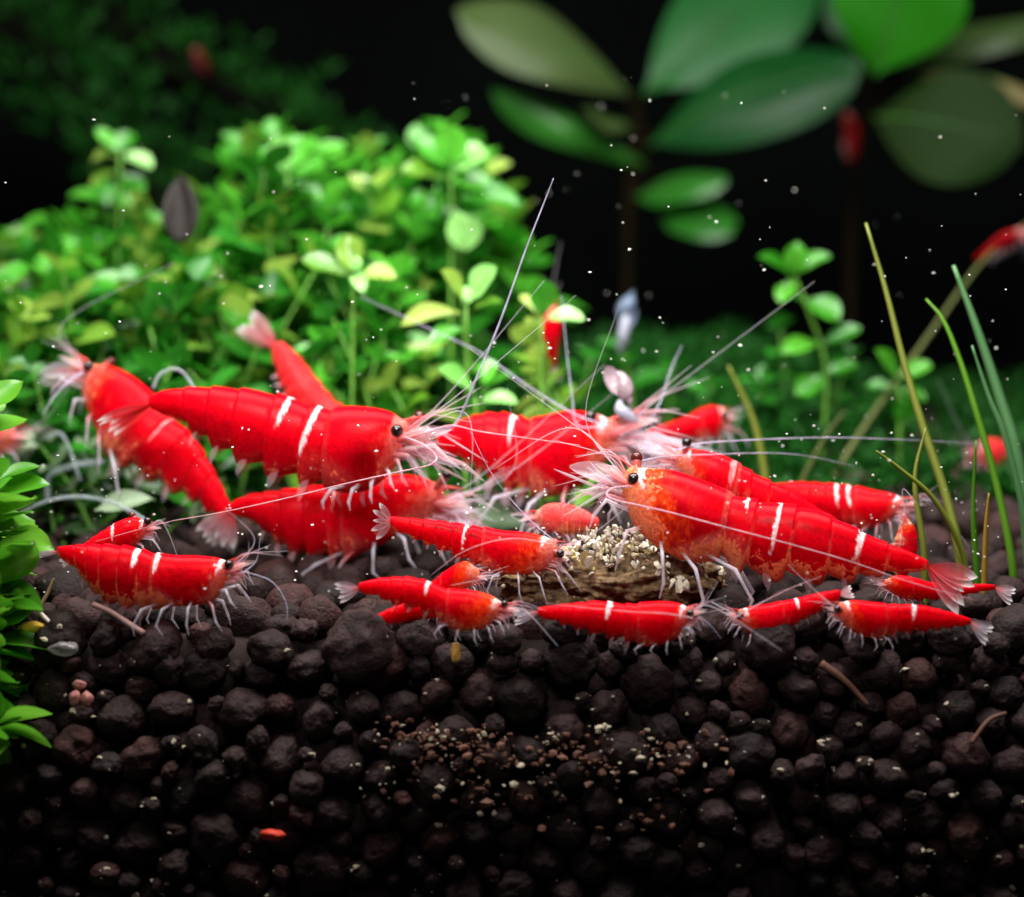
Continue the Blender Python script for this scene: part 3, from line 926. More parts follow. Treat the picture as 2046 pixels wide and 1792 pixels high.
def shrimp(label, secs, tc, Y, eyes=(), bands=(), orange=0.25, clear=0.3, gut=None, collar=0.8, width=0.64, lobe=0.26, feed=0, whisk=1, res=(150, 40),
           fan=None, legs=True, leglen=1.0, antennae=(), head=True, group=None, tone=1.0, pale=0.0, limbs=1.0, dorsal=0.0, facing=None):
    """secs: outline sections from face to tail, (back x, back y, belly x, belly y); Y: depth(s) along the body"""
    n = len(secs)
    if isinstance(Y, (int, float)):
        Y = (Y, Y)
    Ys = [lerp(Y[0], Y[1], i / (n - 1)) for i in range(n)]
    T = [at(s[0], s[1], y) for s, y in zip(secs, Ys)]
    Bt = [at(s[2], s[3], y) for s, y in zip(secs, Ys)]
    N_, m = res
    Ts, Bs = spline(T, N_), spline(Bt, N_)
    Ms = [(a + b) * 0.5 for a, b in zip(Ts, Bs)]
    acc = [0.0]
    for i in range(1, N_):
        acc.append(acc[-1] + (Ms[i] - Ms[i - 1]).length)
    tt = [a / acc[-1] for a in acc]
    tC = tt[int(round(tc / (n - 1) * (N_ - 1)))]
    H = max((a - b).length for a, b in zip(Ts, Bs))
    Lg = acc[-1]
    seed = hash(label) % 1000
    seed = sum(ord(c) for c in label) % 997
    so = Vector((seed * 1.37, seed * 0.71, seed * 0.33))
    rings = []   # (mid, U, L, h, w, t, scale)
    fr_ = []
    for i in range(N_):
        D = (Ms[min(i + 1, N_ - 1)] - Ms[max(i - 1, 0)]).normalized()
        U = Ts[i] - Bs[i]
        h = U.length * 0.5
        U = U.normalized()
        Lt = D.cross(U).normalized()
        rings.append((Ms[i], U, Lt, h, tt[i], D))
    # which side looks at the camera
    V, cols, clr, den = [], [], [], []
    def emit(Mid, U, Lt, h, t, scale):
        seg, fr = -1, 0.0
        if t > tC:
            q = (t - tC) / (1 - tC)
            for k in range(6):
                if q <= SEG[k + 1] + 1e-9:
                    seg = k; fr = (q - SEG[k]) / (SEG[k + 1] - SEG[k]); break
        wr = width * (1.0 if seg < 0 else lerp(1.0, 1.15, seg / 5))
        for j in range(m):
            th = 2 * math.pi * j / m
            c, s = math.cos(th), math.sin(th)
            lat = math.copysign(abs(s) ** 0.88, s) * (1 - 0.22 * max(0, -c))
            k = 1.0
            down = 0.0
            if seg >= 0:
                k = 1 + (0.085 + 0.075 * max(0, 0.4 - c)) * (fr - 0.62) - 0.035 * math.exp(-(fr / 0.06) ** 2)
                if c < 0:
                    down = lobe * (-c) ** 1.5 * (fr ** 0.9 * (1.0 if fr < 0.86 else max(0.0, (1 - fr) / 0.14)) - 0.42)
            else:
                e = (tC - t)
                k = 1 + 0.075 * sstep(0.12, 0.0, e) * (1 if c < .3 else .55) - 0.03 * sstep(0.012, 0.0, e)
            p = Mid + U * (h * scale * (c * k - down)) + Lt * (h * wr * scale * lat * k)
            V.append(p)
            # pigment
            n1 = noise.noise((p + so) * (2.4 / H)); n2 = noise.noise((p + so) * (9.0 / H)); n3 = noise.noise((p + so) * (26.0 / H))
            col = RED * (tone * (0.96 + 0.10 * n1))
            col = lerp(col, DEEP * tone, max(0.0, min(0.85, 0.10 + 0.40 * n1 + 0.32 * n2 + 0.2 * n3)))
            cl = 0.0
            dens = 1.0
            if dorsal:
                a_ = math.exp(-((c - 0.55) / 0.13) ** 2) * sstep(0.3, 0.5, t) * dorsal
                col = lerp(col, DEEP * 0.5, max(0, min(0.85, a_ * (0.8 + 0.5 * n2))))
            if gut:
                d2 = ((t - gut[0]) / gut[2]) ** 2 + ((c - gut[1]) / gut[3]) ** 2
                col = lerp(col, DEEP * 0.42, gut[4] * math.exp(-d2))
            tf = t / max(tC, 1e-3)
            if seg < 0:
                a_ = sstep(0.30 + 0.5 * min(1, orange), 0.05, tf + 0.20 * c + 0.26 * n2 + 0.14 * n3) * min(1.3, orange * 1.4)
                if orange >= 0.7 and 0.12 < a_ < 1.2:
                    vd = noise.voronoi((p + so) * (17.0 / H))[0]
                    a_ *= 0.35 + 0.9 * sstep(0.05, 0.22, vd[1] - vd[0])
                dens -= (0.55 * sstep(0.62, 0.15, tf + 0.10 * c + 0.15 * n2) if orange >= .8 and res[0] > 300 else 0.12 * min(1, a_))
                col = lerp(col, ORANGE * min(1, tone * 1.1), min(1, a_) * .8)
                a2 = sstep(0.30, 0.04, tf + 0.16 * c + 0.16 * n2 + 0.12 * n3) * min(1, clear * 1.7)
                col = lerp(col, PALE, a2 * .55); cl = max(cl, a2 * 0.22); dens -= a2 * .45
                # pale thin rear rim of the carapace
                a3 = sstep(0.025, 0.008, tC - t) * 0.45 * clear + sstep(0.14, 0.05, (tC - t) / max(0.15, -c * .9 + .1) * .6) * sstep(-0.05, -0.45, c) * clear * 1.4
                dens -= 0.7 * min(1, a3); col = lerp(col, PALE, min(1, a3) * .4); cl = max(cl, 0.15 * min(1, a3))
            else:
                gap = max(sstep(0.10, 0.02, fr), sstep(0.95, 1.0, fr)) * sstep(0.6, -0.5, c + 0.25 * n2)
                low = sstep(-0.60, -0.92, c + 0.30 * n2 + 0.16 * n3)
                a4 = min(1, (gap * 0.9 * sstep(0.25, 0.6, clear) + low * 0.8) * clear * 1.6)
                if seg == 0:
                    a4 = max(a4, clear * 1.1 * sstep(0.1, -0.55, c + 0.35 * n2 + 0.2 * n3))
                a4 = min(1.0, a4)
                if clear > 0.5:
                    dens -= 0.60 * clear * sstep(-0.10, -0.5, c + 0.30 * n2) * (0.55 + 0.45 * sstep(.75, .95, abs(fr * 2 - 1)))
                dens -= 0.75 * a4; col = lerp(col, lerp(PALE, ORANGE, 0.35), a4 * .35); cl = max(cl, 0.12 * a4)
            dens -= 0.30 * sstep(-0.25, -0.85, c + 0.25 * n2) * min(1, .4 + clear)
            if t < 0.02:
                col = lerp(col, PALE, 0.25); 
            if pale:
                col = lerp(col, PALE, pale * (0.75 + 0.4 * n1))
            for (tb, wb_, cmin, slant, st) in bands:
                cc = c if True else c
                x = t - (tb + slant * (1 - c) * 0.5) + 0.006 * n3 + 0.005 * n2
                ww = wb_ * (0.55 + 0.45 * sstep(cmin - 0.05, cmin + 0.5, c)) * (1 + 0.45 * n3 + 0.5 * n2)
                a_ = sstep(ww, ww * 0.65, abs(x)) * sstep(cmin - 0.10, cmin + 0.12, c + 0.25 * n3) * st * (0.92 + 0.5 * n3)
                if a_ > 0:
                    dens = lerp(dens, 1.2, min(1, a_))
                    col = lerp(col, WHITE, min(1, a_)); cl *= 1 - a_
            if collar:
                x = tf - 0.075 - 0.05 * (1 - c)
                a_ = sstep(0.060, 0.028, abs(x + 0.05 * n2 + 0.05 * n3)) * sstep(0.15, 0.5, c + 0.45 * n2) * collar
                col = lerp(col, WHITE, min(1, a_)); cl *= 1 - a_
            if collar:
                dens = lerp(dens, 1.2, min(1, a_))
            den.append(max(0.0, dens + 0.02))
            cols.append(np.clip(col, 0, 1)); clr.append(max(0.0, min(0.8, cl)))
    # face cap
    M0, U0, L0, h0, t0, D0 = rings[0]
    ncap = 6
    V.append(M0 - D0 * (h0 * 0.62)); cols.append(lerp(RED, PALE, 0.35)); clr.append(0.2); den.append(.6)
    for q in range(ncap, 0, -1):
        u = q / (ncap + 1.0)
        emit(M0 - D0 * (h0 * 0.62 * u), U0, L0, h0, 0.0, math.sqrt(max(0.0, 1 - u * u)))
    for (Md, U, Lt, h, t, D) in rings:
        emit(Md, U, Lt, h, t, 1.0)
    M1, U1, L1, h1, t1, D1 = rings[-1]
    for q in range(1, 5):
        u = q / 5.0
        emit(M1 + D1 * (h1 * 0.7 * u), U1, L1, h1, 1.0, math.sqrt(max(0.0, 1 - u * u)))
    V.append(M1 + D1 * (h1 * 0.7)); cols.append(RED); clr.append(0.1); den.append(.8)
    nr = ncap + N_ + 4
    F = []
    for j in range(m):
        F.append((0, 1 + (j + 1) % m, 1 + j))
    for i in range(nr - 1):
        for j in range(m):
            j2 = (j + 1) % m
            F.append((1 + i * m + j, 1 + i * m + j2, 1 + (i + 1) * m + j2, 1 + (i + 1) * m + j))
    last = len(V) - 1
    for j in range(m):
        F.append((last, 1 + (nr - 1) * m + j, 1 + (nr - 1) * m + (j + 1) % m))
    low = min(V, key=lambda v: v.z)
    root = empty('shrimp', Vector((Ms[int(N_ * .35)].x, Ms[int(N_ * .35)].y, low.z)))
    tag(root, label, 'shrimp', group)
    part('body', V, F, M['shrimp'], root, True, cols, {'clear': clr, 'dens': den})
    rs = random.Random(seed)
    fwd = -D0
    up = (U0 - fwd * U0.dot(fwd)).normalized()
    side = fwd.cross(up).normalized()
    near = side if side.y < 0 else -side
    nose = M0 + fwd * h0 * 0.5
    hw = h0 * width
    Hc = H
    # eyes
    for (ex, ey, er, isnear) in eyes:
        yv = M0.y + (near.y * hw * 0.95 if isnear else -near.y * hw * 0.9)
        c = at(ex, ey, yv)
        r = px2u(er, yv)
        v, f = ico(3)
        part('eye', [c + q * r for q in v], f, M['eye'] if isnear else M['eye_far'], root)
        inner = M0 + up * (h0 * 0.25) + (near if isnear else -near) * hw * 0.25 - fwd * 0.02
        pth = spline([inner, inner.lerp(c, .6), c], 6)
        v, f = tube(pth, [r * 0.85, r * .8, r * .75, r * .8, r * .85, r * .8], 8)
        part('eyestalk', v, f, M['stalk'], root)
    if head:
        k = Hc * limbs
        # rostrum
        b = M0 + up * h0 * 0.72
        tip = b + fwd * k * 0.55 - up * k * 0.06
        v, f = tube(spline([b - fwd * k * .12, b.lerp(tip, .4) + up * k * .02, tip], 8), [k * .05, k * .05, k * .045, k * .04, k * .03, k * .022, k * .013, k * .003], 6)
        part('rostrum', v, f, M['leg_red'], root)
        for sg in (1, -1):
            sd = near * sg
            # antennal scale: a thin leaf-like blade
            v, f = leaf_geo(k * 0.62, k * 0.26, 0.10, 0.05, 0.02, 8, 4, 0.7, 0.03)
            dirv = (fwd + sd * 0.28 - up * 0.12).normalized()
            R = frame_from(dirv, up + sd * 0.5)
            o0 = M0 + sd * hw * 0.55 - up * h0 * 0.10 + fwd * h0 * .15
            n_ = len(v)
            part('antennal_scale', [R @ q + o0 for q in v], f, M['fan'], root, True,
                 [lerp(np.array((0.85, 0.25, 0.20)), np.array((0.9, 0.75, 0.78)), (i // 5) / 8) for i in range(n_)], {'clear': [0.35 + 0.3 * (i // 5) / 8 for i in range(n_)]})
            # two antennules each side
            for q in range(2):
                o0 = M0 + sd * hw * 0.3 + up * h0 * 0.15 + fwd * h0 * .3
                e = o0 + fwd * k * rs.uniform(0.8, 1.3) + sd * k * rs.uniform(.1, .45) + up * k * rs.uniform(-.5, .45)
                mid_ = o0 + fwd * k * 0.5 + up * k * rs.uniform(0.0, .15)
                limb('antennule', root, spline([o0, mid_, e], 12), [k * lerp(.020, .003, i / 11) for i in range(12)], 5, lerp(RED, PINK, .5), LILAC, 0.4, 0.65)
            # stout base of the long antenna
            o0 = M0 + sd * hw * 0.5 - up * h0 * 0.05
            limb('antenna_base', root, spline([o0, o0 + fwd * k * .25 + sd * k * .03 - up * k * .03, o0 + fwd * k * .42 + sd * k * .05 - up * k * .02], 6),
                 [k * x for x in (.085, .08, .065, .07, .05, .035)], 8, lerp(RED, PINK, .35), PINK, 0.2, 0.45)
            # mouth parts: jointed little limbs reaching forward and down
            for q in range(3):
                o0 = M0 + sd * hw * (0.30 + .15 * q) - up * h0 * (0.45 + .15 * q) - fwd * k * (0.05 + .07 * q) + fwd * h0 * .2
                kn = o0 + fwd * k * (0.34 - .05 * q) - up * k * 0.10 + sd * k * 0.12
                e = kn + fwd * k * rs.uniform(-0.05, .14) - up * k * rs.uniform(0.20, 0.38) - sd * k * .1
                limb('mouthpart', root, spline([o0, kn, kn.lerp(e, .25), e], 12), [k * lerp(.040, .008, i / 11) for i in range(12)], 6, lerp(RED, PINK, .6), LILAC, 0.45, 0.75)
    # feeding limbs and bristly mouth blades working in front of the face
    for q in range(feed):
        k = Hc * limbs
        sd = near * rs.uniform(-1, 1.2)
        o0 = M0 - up * h0 * rs.uniform(0.0, 0.95) + fwd * h0 * rs.uniform(0.0, .45) + sd * hw * .7
        e = o0 + fwd * k * rs.uniform(.15, .9) - up * k * rs.uniform(-.05, .75) + sd * k * rs.uniform(-.1, .3)
        base_c = rs.choice((RED, lerp(RED, PINK, .5), PINK, LILAC, LILAC, np.array((.95, .92, .94))))
        if q % 9 == 0:
            v, f = leaf_geo((e - o0).length, (e - o0).length * rs.uniform(.2, .36), .15, rs.uniform(-.1, .25), .05, 8, 4, .75, .03)
            Rm = frame_from(e - o0, near + up * rs.uniform(-.8, .8))
            part('mouthpart', [Rm @ x + o0 for x in v], f, M['fan'], root, True, [lerp(base_c, LILAC, (i // 5) / 8) for i in range(len(v))], {'clear': [rs.uniform(.45, .7)] * len(v)})
        else:
            e = e + (fwd * rs.uniform(-.25, .2) - up * rs.uniform(-.15, .35)) * k
            kn = o0.lerp(e, rs.uniform(.35, .65)) + up * k * rs.uniform(-.06, .22) + fwd * k * rs.uniform(-.02, .16)
            jn = [o0, o0.lerp(kn, .5), kn, kn.lerp(e, .5), e]
            rr = k * (.010 + .026 * (q % 4) / 3)
            limb('mouthpart', root, jn, [rr, rr * .85, rr, rr * .7, rr * .3], 6, base_c, lerp(base_c, LILAC, .8), .48, .80)
    # walking legs
    if legs:
        kk = Hc * leglen
        for q in range(5):
            fq = 0.14 + 0.80 * q / 4
            idx = int(fq * tC * (N_ - 1))
            Md, U, Lt, h, t, D = rings[idx]
            ln = Lt if Lt.dot(near) > 0 else -Lt
            for sg in (1, -1):
                sd = ln * sg
                o0 = Md - U * h * 0.80 + sd * h * width * 0.40
                ff = -D
                fo = (0.75 - 0.38 * q) + rs.uniform(-.12, .12)
                kn = o0 + sd * kk * 0.30 + ff * kk * fo * 0.45 - Vector((0, 0, 1)) * kk * 0.12
                an = kn + sd * kk * 0.10 + ff * kk * fo * 0.25 - Vector((0, 0, 1)) * kk * 0.34
                ft = an + ff * kk * rs.uniform(0.02, .16) - Vector((0, 0, 1)) * kk * 0.22
                gz = ground(max(0.1, ft.y)) - 0.03
                if ft.z < gz:
                    ft.z = gz; an.z = max(an.z, gz + .04)
                P_ = [o0, o0.lerp(kn, .5), kn, kn.lerp(an, .5), an, an.lerp(ft, .6), ft]
                r = Hc * 0.021
                v, f = tube(P_, [r * 1.25, r * 1.05, r * 1.2, r * .9, r * 1.0, r * .6, r * .28], 6)
                c0 = lerp(lerp(RED, PINK, .3), LILAC, rs.choice((0.1, .6, .9, 1.0)))
                us = [i // 6 / 6 for i in range(len(v))]
                knuckle = [(.25 if i // 6 in (2, 4) else 0) for i in range(len(v))]
                part('leg', v, f, M['fan'], root, True, [lerp(c0, LILAC, sstep(.2, .6, u)) for u in us], {'clear': [max(.1, lerp(.60, .82, u) - kq * .7) for u, kq in zip(us, knuckle)]})
    # swimmerets
    for k_ in range(5):
        q = (SEG[k_] + SEG[k_ + 1]) * 0.5
        t = tC + q * (1 - tC)
        idx = min(N_ - 1, int(np.searchsorted(tt, t)))
        Md, U, Lt, h, t, D = rings[idx]
        for sg in (1, -1):
            o0 = Md - U * h * 0.86 + Lt * sg * h * width * 0.42
            dirv = (-U + D * rs.uniform(0.1, 0.7) + Lt * sg * 0.25).normalized()
            v, f = leaf_geo(h * rs.uniform(0.5, 0.75), h * 0.26, 0.12, 0.1, 0.03, 6, 3, 0.8, 0.05)
            R = frame_from(dirv, Lt * sg + D * 0.6)
            part('swimmeret', [R @ x + o0 for x in v], f, M['fan'], root, True, [lerp(lerp(RED, PINK, .5), LILAC, (i // 4) / 6) for i in range(len(v))], {'clear': [lerp(.45, .82, (i // 4) / 6) for i in range(len(v))]})
    # tail fan
    if fan:
        fdx, fdy, spread, tint, roll = fan            # picture-space reach, spread, red tint, roll about the tail axis
        end = M1 + D1 * h1 * 0.3
        tipc = at(secs[-1][0] * .5 + secs[-1][2] * .5 + fdx, secs[-1][1] * .5 + secs[-1][3] * .5 + fdy, Ys[-1])
        ax = tipc - end
        Ln = ax.length
        ax.normalize()
        un = (U1 - ax * U1.dot(ax)).normalized()
        ln = ax.cross(un)
        R0 = Matrix.Rotation(roll, 3, ax)
        un = R0 @ un; ln = R0 @ ln
        for bi, (an_, le, wd, lift) in enumerate(((0, 0.80, 0.20, 0.05), (0.45, 0.95, 0.27, 0.0), (-0.45, 0.95, 0.27, 0.0), (0.85, 1.0, 0.30, -0.05), (-0.85, 1.0, 0.30, -0.05))):
            dirv = (ax * math.cos(an_ * spread) + ln * math.sin(an_ * spread)).normalized()
            v, f = leaf_geo(Ln * le, Ln * wd, 0.05, 0.04, 0.0, 10, 4, 1.15, 0.02)
            R = frame_from(dirv, un)
            cs, cl = [], []
            for i in range(len(v)):
                s = (i // 5) / 10
                xx = (i % 5) / 4 * 2 - 1
                c0 = lerp(lerp(RED, PINK, (1 - tint) * .55), LILAC, sstep(0.05, 0.6, s) * (1 - tint))
                w_ = sstep(0.72, 0.90, s + 0.06 * xx)
                cs.append(lerp(c0, WHITE, w_))  # white blade tips, with their bright glints painted into the colour
                cl.append(max(0.0, lerp(lerp(0.25 - .2 * tint, 0.78 - 0.6 * tint, sstep(0.0, 0.4, s)), 0.05, w_)))
            part('tail_blade', [R @ x + end + un * lift * Ln * .3 for x in v], f, M['fan'], root, True, cs, {'clear': cl})
    # hair-thin whiskers sweeping away from the head
    if head:
        for q in range(whisk):
            sd = near * rs.uniform(-.6, 1)
            o0 = M0 + fwd * h0 * .45 + sd * hw * .3
            a_, b_ = rs.uniform(-.8, 1.0), rs.uniform(-.9, .7)
            e1 = o0 + fwd * Hc * rs.uniform(.5, 1.0) + Vector((0, 0, 1)) * Hc * (.35 * b_ + .15) + sd * Hc * .3
            e2 = e1 + (fwd * a_ + Vector((0, 0, 1)) * b_ + sd * .4).normalized() * Hc * rs.uniform(.9, 2.2)
            e2.z = max(e2.z, ground(max(.2, e2.y)) + .05)
            limb('whisker', root, spline([o0, e1, e2], 20), [lerp(.0065, .0025, i / 19) for i in range(20)], 5, LILAC, LILAC, .58, .78)
    # long antennae drawn through picture positions at their own depths
    for (pts, r0, key) in antennae:
        P_ = spline([at(*p) for p in pts], 40)
        v, f = tube(P_, [px2u(r0 * .8, P_[i].y) * lerp(1.0, 0.25, i / 39) for i in range(40)], 6)
        part('antenna', v, f, M[key], root)
    ALLSHRIMP[label] = root
    return root

# --- the big shrimp on the right, facing the food
shrimp('largest red shrimp with orange speckled face bending over the food pile', [
    (1274, 934, 1250, 1006), (1305, 936, 1270, 1053), (1350, 941, 1316, 1094), (1409, 961, 1372, 1121), (1463, 986, 1436, 1118),
    (1513, 998, 1482, 1142), (1576, 1007, 1547, 1153), (1630, 1019, 1612, 1158), (1697, 1048, 1690, 1158), (1755, 1077, 1748, 1150),
    (1809, 1098, 1803, 1143), (1850, 1118, 1846, 1140)], 4, (0.95, 0.55), res=(330, 80),
    whisk=3, feed=34, eyes=[(1266, 957, 13, True), (1272, 914, 12, False)], orange=0.85, clear=0.75, gut=(0.22, -0.1, 0.10, 0.45, 0.35),
    bands=[(0.40, 0.008, 0.72, 0.02, 0.9), (0.505, 0.008, -0.35, 0.0, 0.95), (0.795, 0.010, -0.2, -0.035, 0.95)], fan=(98, 66, 0.5, 0.8, 1.1),
    leglen=0.95, limbs=0.75, dorsal=0.5, collar=0.9, antennae=[
        (yy([(1262, 972), (1228, 974), (1212, 986), (1226, 998), (1270, 1008), (1340, 1024), (1460, 1056), (1575, 1086), (1700, 1122), (1790, 1154), (1870, 1178), (1945, 1198)], 0.65, 0.15), 3.4, 'antenna_pink'),
        (yy([(1262, 925), (1330, 912), (1420, 908), (1540, 905), (1620, 912), (1710, 932)], 1.3, 2.2), 2.6, 'antenna')])
# --- the big shrimp left of the centre
shrimp('large red shrimp with two long white bands lying over another shrimp', [
    (803, 838, 796, 912), (778, 822, 778, 946), (745, 814, 738, 978), (705, 811, 697, 984), (665, 816, 648, 970), (628, 808, 600, 962),
    (575, 792, 545, 945), (510, 779, 490, 922), (445, 773, 435, 893), (385, 773, 392, 862), (330, 779, 345, 834), (303, 792, 314, 822)], 4, (1.75, 2.1),
    res=(230, 56), whisk=3, feed=34, eyes=[(793, 860, 13, True), (838, 832, 12, False)], orange=0.12, clear=0.16, gut=(0.13, -0.25, 0.07, 0.5, 0.75), collar=0.0,
    bands=[(0.345, 0.0105, -0.35, 0.055, 1.0), (0.468, 0.0105, 0.25, 0.05, 1.0)], fan=(-112, 50, 0.55, 0.95, 0.35), legs=True, leglen=0.42, limbs=0.8, antennae=[
        (yy([(850, 862), (880, 856), (912, 845), (950, 760), (1000, 640), (1050, 500), (1085, 410), (1106, 356)], 1.6, 1.0), 5.2, 'antenna'),
        (yy([(850, 866), (900, 850), (960, 862), (1060, 876), (1160, 890)], 1.5, 1.2), 2.8, 'antenna_pink'),
        (yy([(806, 872), (845, 888), (872, 912), (858, 929), (800, 942), (700, 964), (560, 998), (430, 1026), (330, 1044), (190, 1082)], 1.3, 0.7), 3.2, 'antenna_pink')])
# --- the humped shrimp behind
shrimp('humped red shrimp with its head raised towards the green clump', [
    (190, 728, 166, 765), (228, 733, 166, 797), (263, 750, 180, 830), (298, 778, 198, 872), (325, 808, 222, 914), (350, 836, 262, 936),
    (375, 860, 304, 958), (398, 888, 338, 976), (415, 918, 370, 992), (433, 950, 398, 1006), (455, 995, 428, 1034), (470, 1040, 456, 1056)], 4, (3.1, 2.6),
    res=(200, 48), feed=14, eyes=[(176, 732, 11, True), (222, 722, 8, False)], orange=0.35, clear=0.35, collar=0.0, width=0.58, lobe=0.26,
    bands=[(0.455, 0.005, 0.1, 0.02, 0.45)], leglen=0.75, limbs=0.7, fan=(-30, 55, 0.6, 0.2, 1.2), antennae=[
        (yy([(165, 745), (140, 760), (110, 790), (85, 830)], 3.0, 2.6), 4.5, 'antenna')])
# --- tail in the air behind the banded one
shrimp('shrimp with its pinkish tail raised high in front of the green clump', [
    (790, 900, 742, 935), (760, 862, 700, 915), (725, 838, 660, 885), (695, 815, 628, 850), (670, 800, 600, 826), (647, 772, 576, 800),
    (622, 742, 562, 772), (595, 708, 552, 744), (568, 686, 545, 716)], 3, (3.3, 3.6), head=False, legs=False, orange=0.1, clear=0.15, collar=0, pale=0.08,
    fan=(-72, -66, 0.35, 0.6, 1.3))
# --- big one underneath
shrimp('large dark red shrimp crouching on the gravel beneath the banded shrimp', [
    (872, 965, 852, 1040), (832, 950, 812, 1062), (782, 948, 767, 1086), (732, 955, 722, 1106), (685, 962, 690, 1117), (640, 967, 640, 1117),
    (590, 974, 598, 1108), (545, 981, 560, 1088), (505, 986, 530, 1060), (475, 996, 500, 1038), (455, 1010, 476, 1030)], 4, (2.3, 2.4),
    res=(190, 48), orange=0.2, clear=0.25, collar=0, bands=[(0.475, 0.008, 0.45, 0.03, 0.95)], fan=(-45, 70, 0.7, 0.5, 1.1), leglen=0.8, limbs=0.8, tone=0.92,
    whisk=3, feed=40, eyes=[(893, 948, 10, True)])
# --- juvenile in the middle, at the food
shrimp('slender young shrimp with dark back stripe and glassy tail fan at the food', [
    (1100, 1076, 1098, 1130), (1075, 1068, 1072, 1145), (1040, 1062, 1035, 1148), (1000, 1059, 1000, 1146), (965, 1053, 962, 1133),
    (930, 1047, 925, 1117), (890, 1041, 885, 1099), (850, 1037, 848, 1085), (815, 1034, 815, 1071), (786, 1032, 788, 1057)], 4, (0.75, 0.85),
    res=(200, 48), feed=8, eyes=[(1119, 1106, 9, True), (1117, 1078, 9, False)], orange=0.75, clear=0.35, dorsal=0.9, collar=1.0,
    bands=[(0.535, 0.012, -0.2, 0.03, 0.95)], fan=(-52, -6, 1.1, 0.0, 1.35), leglen=1.0, limbs=0.8, antennae=[
        (yy([(1112, 1084), (1050, 1030), (985, 950), (940, 862)], 0.6, 0.9), 2.0, 'antenna'), (yy([(1110, 1088), (1020, 1076), (930, 1100), (860, 1150)], 0.5, 0.3), 1.8, 'antenna_pink')])
# --- middle back
shrimp('rounded red shrimp with one white band facing the small grey snail', [
    (1216, 836, 1226, 898), (1186, 825, 1196, 940), (1140, 820, 1150, 975), (1100, 827, 1105, 991), (1062, 836, 1062, 990),
    (1020, 826, 1025, 980), (980, 824, 985, 957), (940, 831, 948, 932), (905, 848, 918, 915), (882, 866, 894, 905)], 4, (2.6, 2.8),
    res=(190, 48), whisk=1, feed=34, eyes=[(1180, 832, 12, True)], orange=0.3, clear=0.4, collar=0.9, bands=[(0.58, 0.013, 0.35, 0.05, 0.95)], leglen=1.05, limbs=1.0,
    fan=(-60, 25, 0.6, 0.3, 0.8), antennae=[
        (yy([(1215, 850), (1150, 828), (1060, 775), (960, 705), (870, 662), (720, 592)], 2.3, 3.4), 3.2, 'antenna'),
        (yy([(1215, 850), (1155, 850), (1143, 790), (1132, 700), (1122, 590)], 2.3, 2.9), 2.6, 'antenna'),
        (yy([(1240, 870), (1290, 850), (1320, 800), (1340, 740), (1362, 690)], 2.4, 3.2), 3.2, 'antenna')])
# --- behind the largest one
shrimp('red shrimp with pale face half hidden behind the largest shrimp', [
    (1368, 894, 1352, 940), (1407, 900, 1385, 970), (1444, 909, 1420, 1000), (1481, 928, 1460, 1020), (1518, 950, 1500, 1040), (1555, 967, 1540, 1050),
    (1590, 985, 1580, 1050), (1630, 1012, 1622, 1056), (1665, 1032, 1660, 1060)], 3, (1.75, 1.65), whisk=1, feed=12, eyes=[(1372, 884, 10, True)], orange=0.4, clear=0.8, collar=0.9,
    bands=[(0.33, 0.02, 0.0, 0.0, 0.35)], fan=(30, 20, 0.5, 0.4, 1), leglen=0.8, limbs=0.9, antennae=[
        (yy([(1350, 900), (1400, 886), (1500, 879), (1650, 874), (1800, 878), (1950, 886)], 1.6, 2.2), 3.0, 'antenna')])
shrimp('red shrimp with two short white bands facing the olive grass', [
    (1802, 994, 1797, 1024), (1780, 985, 1772, 1042), (1745, 978, 1740, 1054), (1710, 971, 1708, 1056), (1675, 966, 1675, 1052), (1640, 964, 1640, 1045),
    (1605, 962, 1605, 1035), (1572, 963, 1570, 1020), (1545, 967, 1542, 1000)], 3, (2.2, 2.6), eyes=[(1812, 1004, 8, True)], orange=0.2, clear=0.2, collar=1.0, dorsal=0.8,
    bands=[(0.40, 0.016, 0.15, -0.04, 1.0), (0.49, 0.016, 0.15, -0.04, 1.0)], fan=(-40, 10, 0.5, 0.4, 1), leglen=1.0, limbs=0.9)
shrimp('small dim red shrimp in front of the dark green moss', [
    (1438, 813, 1440, 862), (1420, 810, 1428, 876), (1395, 819, 1400, 879), (1370, 832, 1375, 881), (1345, 842, 1350, 882), (1320, 850, 1322, 880), (1296, 860, 1298, 878)],
    2, (4.0, 3.8), eyes=[(1448, 830, 8, True)], orange=0.1, clear=0.3, collar=0.6, tone=0.8, leglen=1.2, fan=(-40, 10, .5, .5, 1), limbs=0.8)
# --- front left pair
shrimp('young shrimp with two white bands and see-through orange segments on gravel', [
    (455, 1122, 452, 1164), (432, 1114, 428, 1200), (395, 1110, 390, 1209), (350, 1109, 345, 1212), (310, 1105, 305, 1214), (270, 1093, 265, 1214),
    (225, 1088, 222, 1206), (185, 1087, 188, 1180), (150, 1088, 157, 1142), (120, 1092, 124, 1116)], 4, (0.45, 0.6), res=(200, 48), eyes=[(457, 1128, 10, True)],
    orange=0.2, clear=0.85, collar=1.0, dorsal=0.35, lobe=0.2, bands=[(0.405, 0.015, 0.35, 0.03, 1.0), (0.53, 0.015, 0.35, 0.035, 1.0)], fan=(-62, 0, 0.5, 0.0, 0.5), leglen=0.75,
    limbs=0.75, antennae=[(yy([(480, 1140), (540, 1160), (570, 1200), (575, 1240)], 0.4, 0.2), 2.2, 'antenna'), (yy([(485, 1145), (512, 1120), (520, 1075)], 0.4, 0.5), 2.0, 'antenna')])
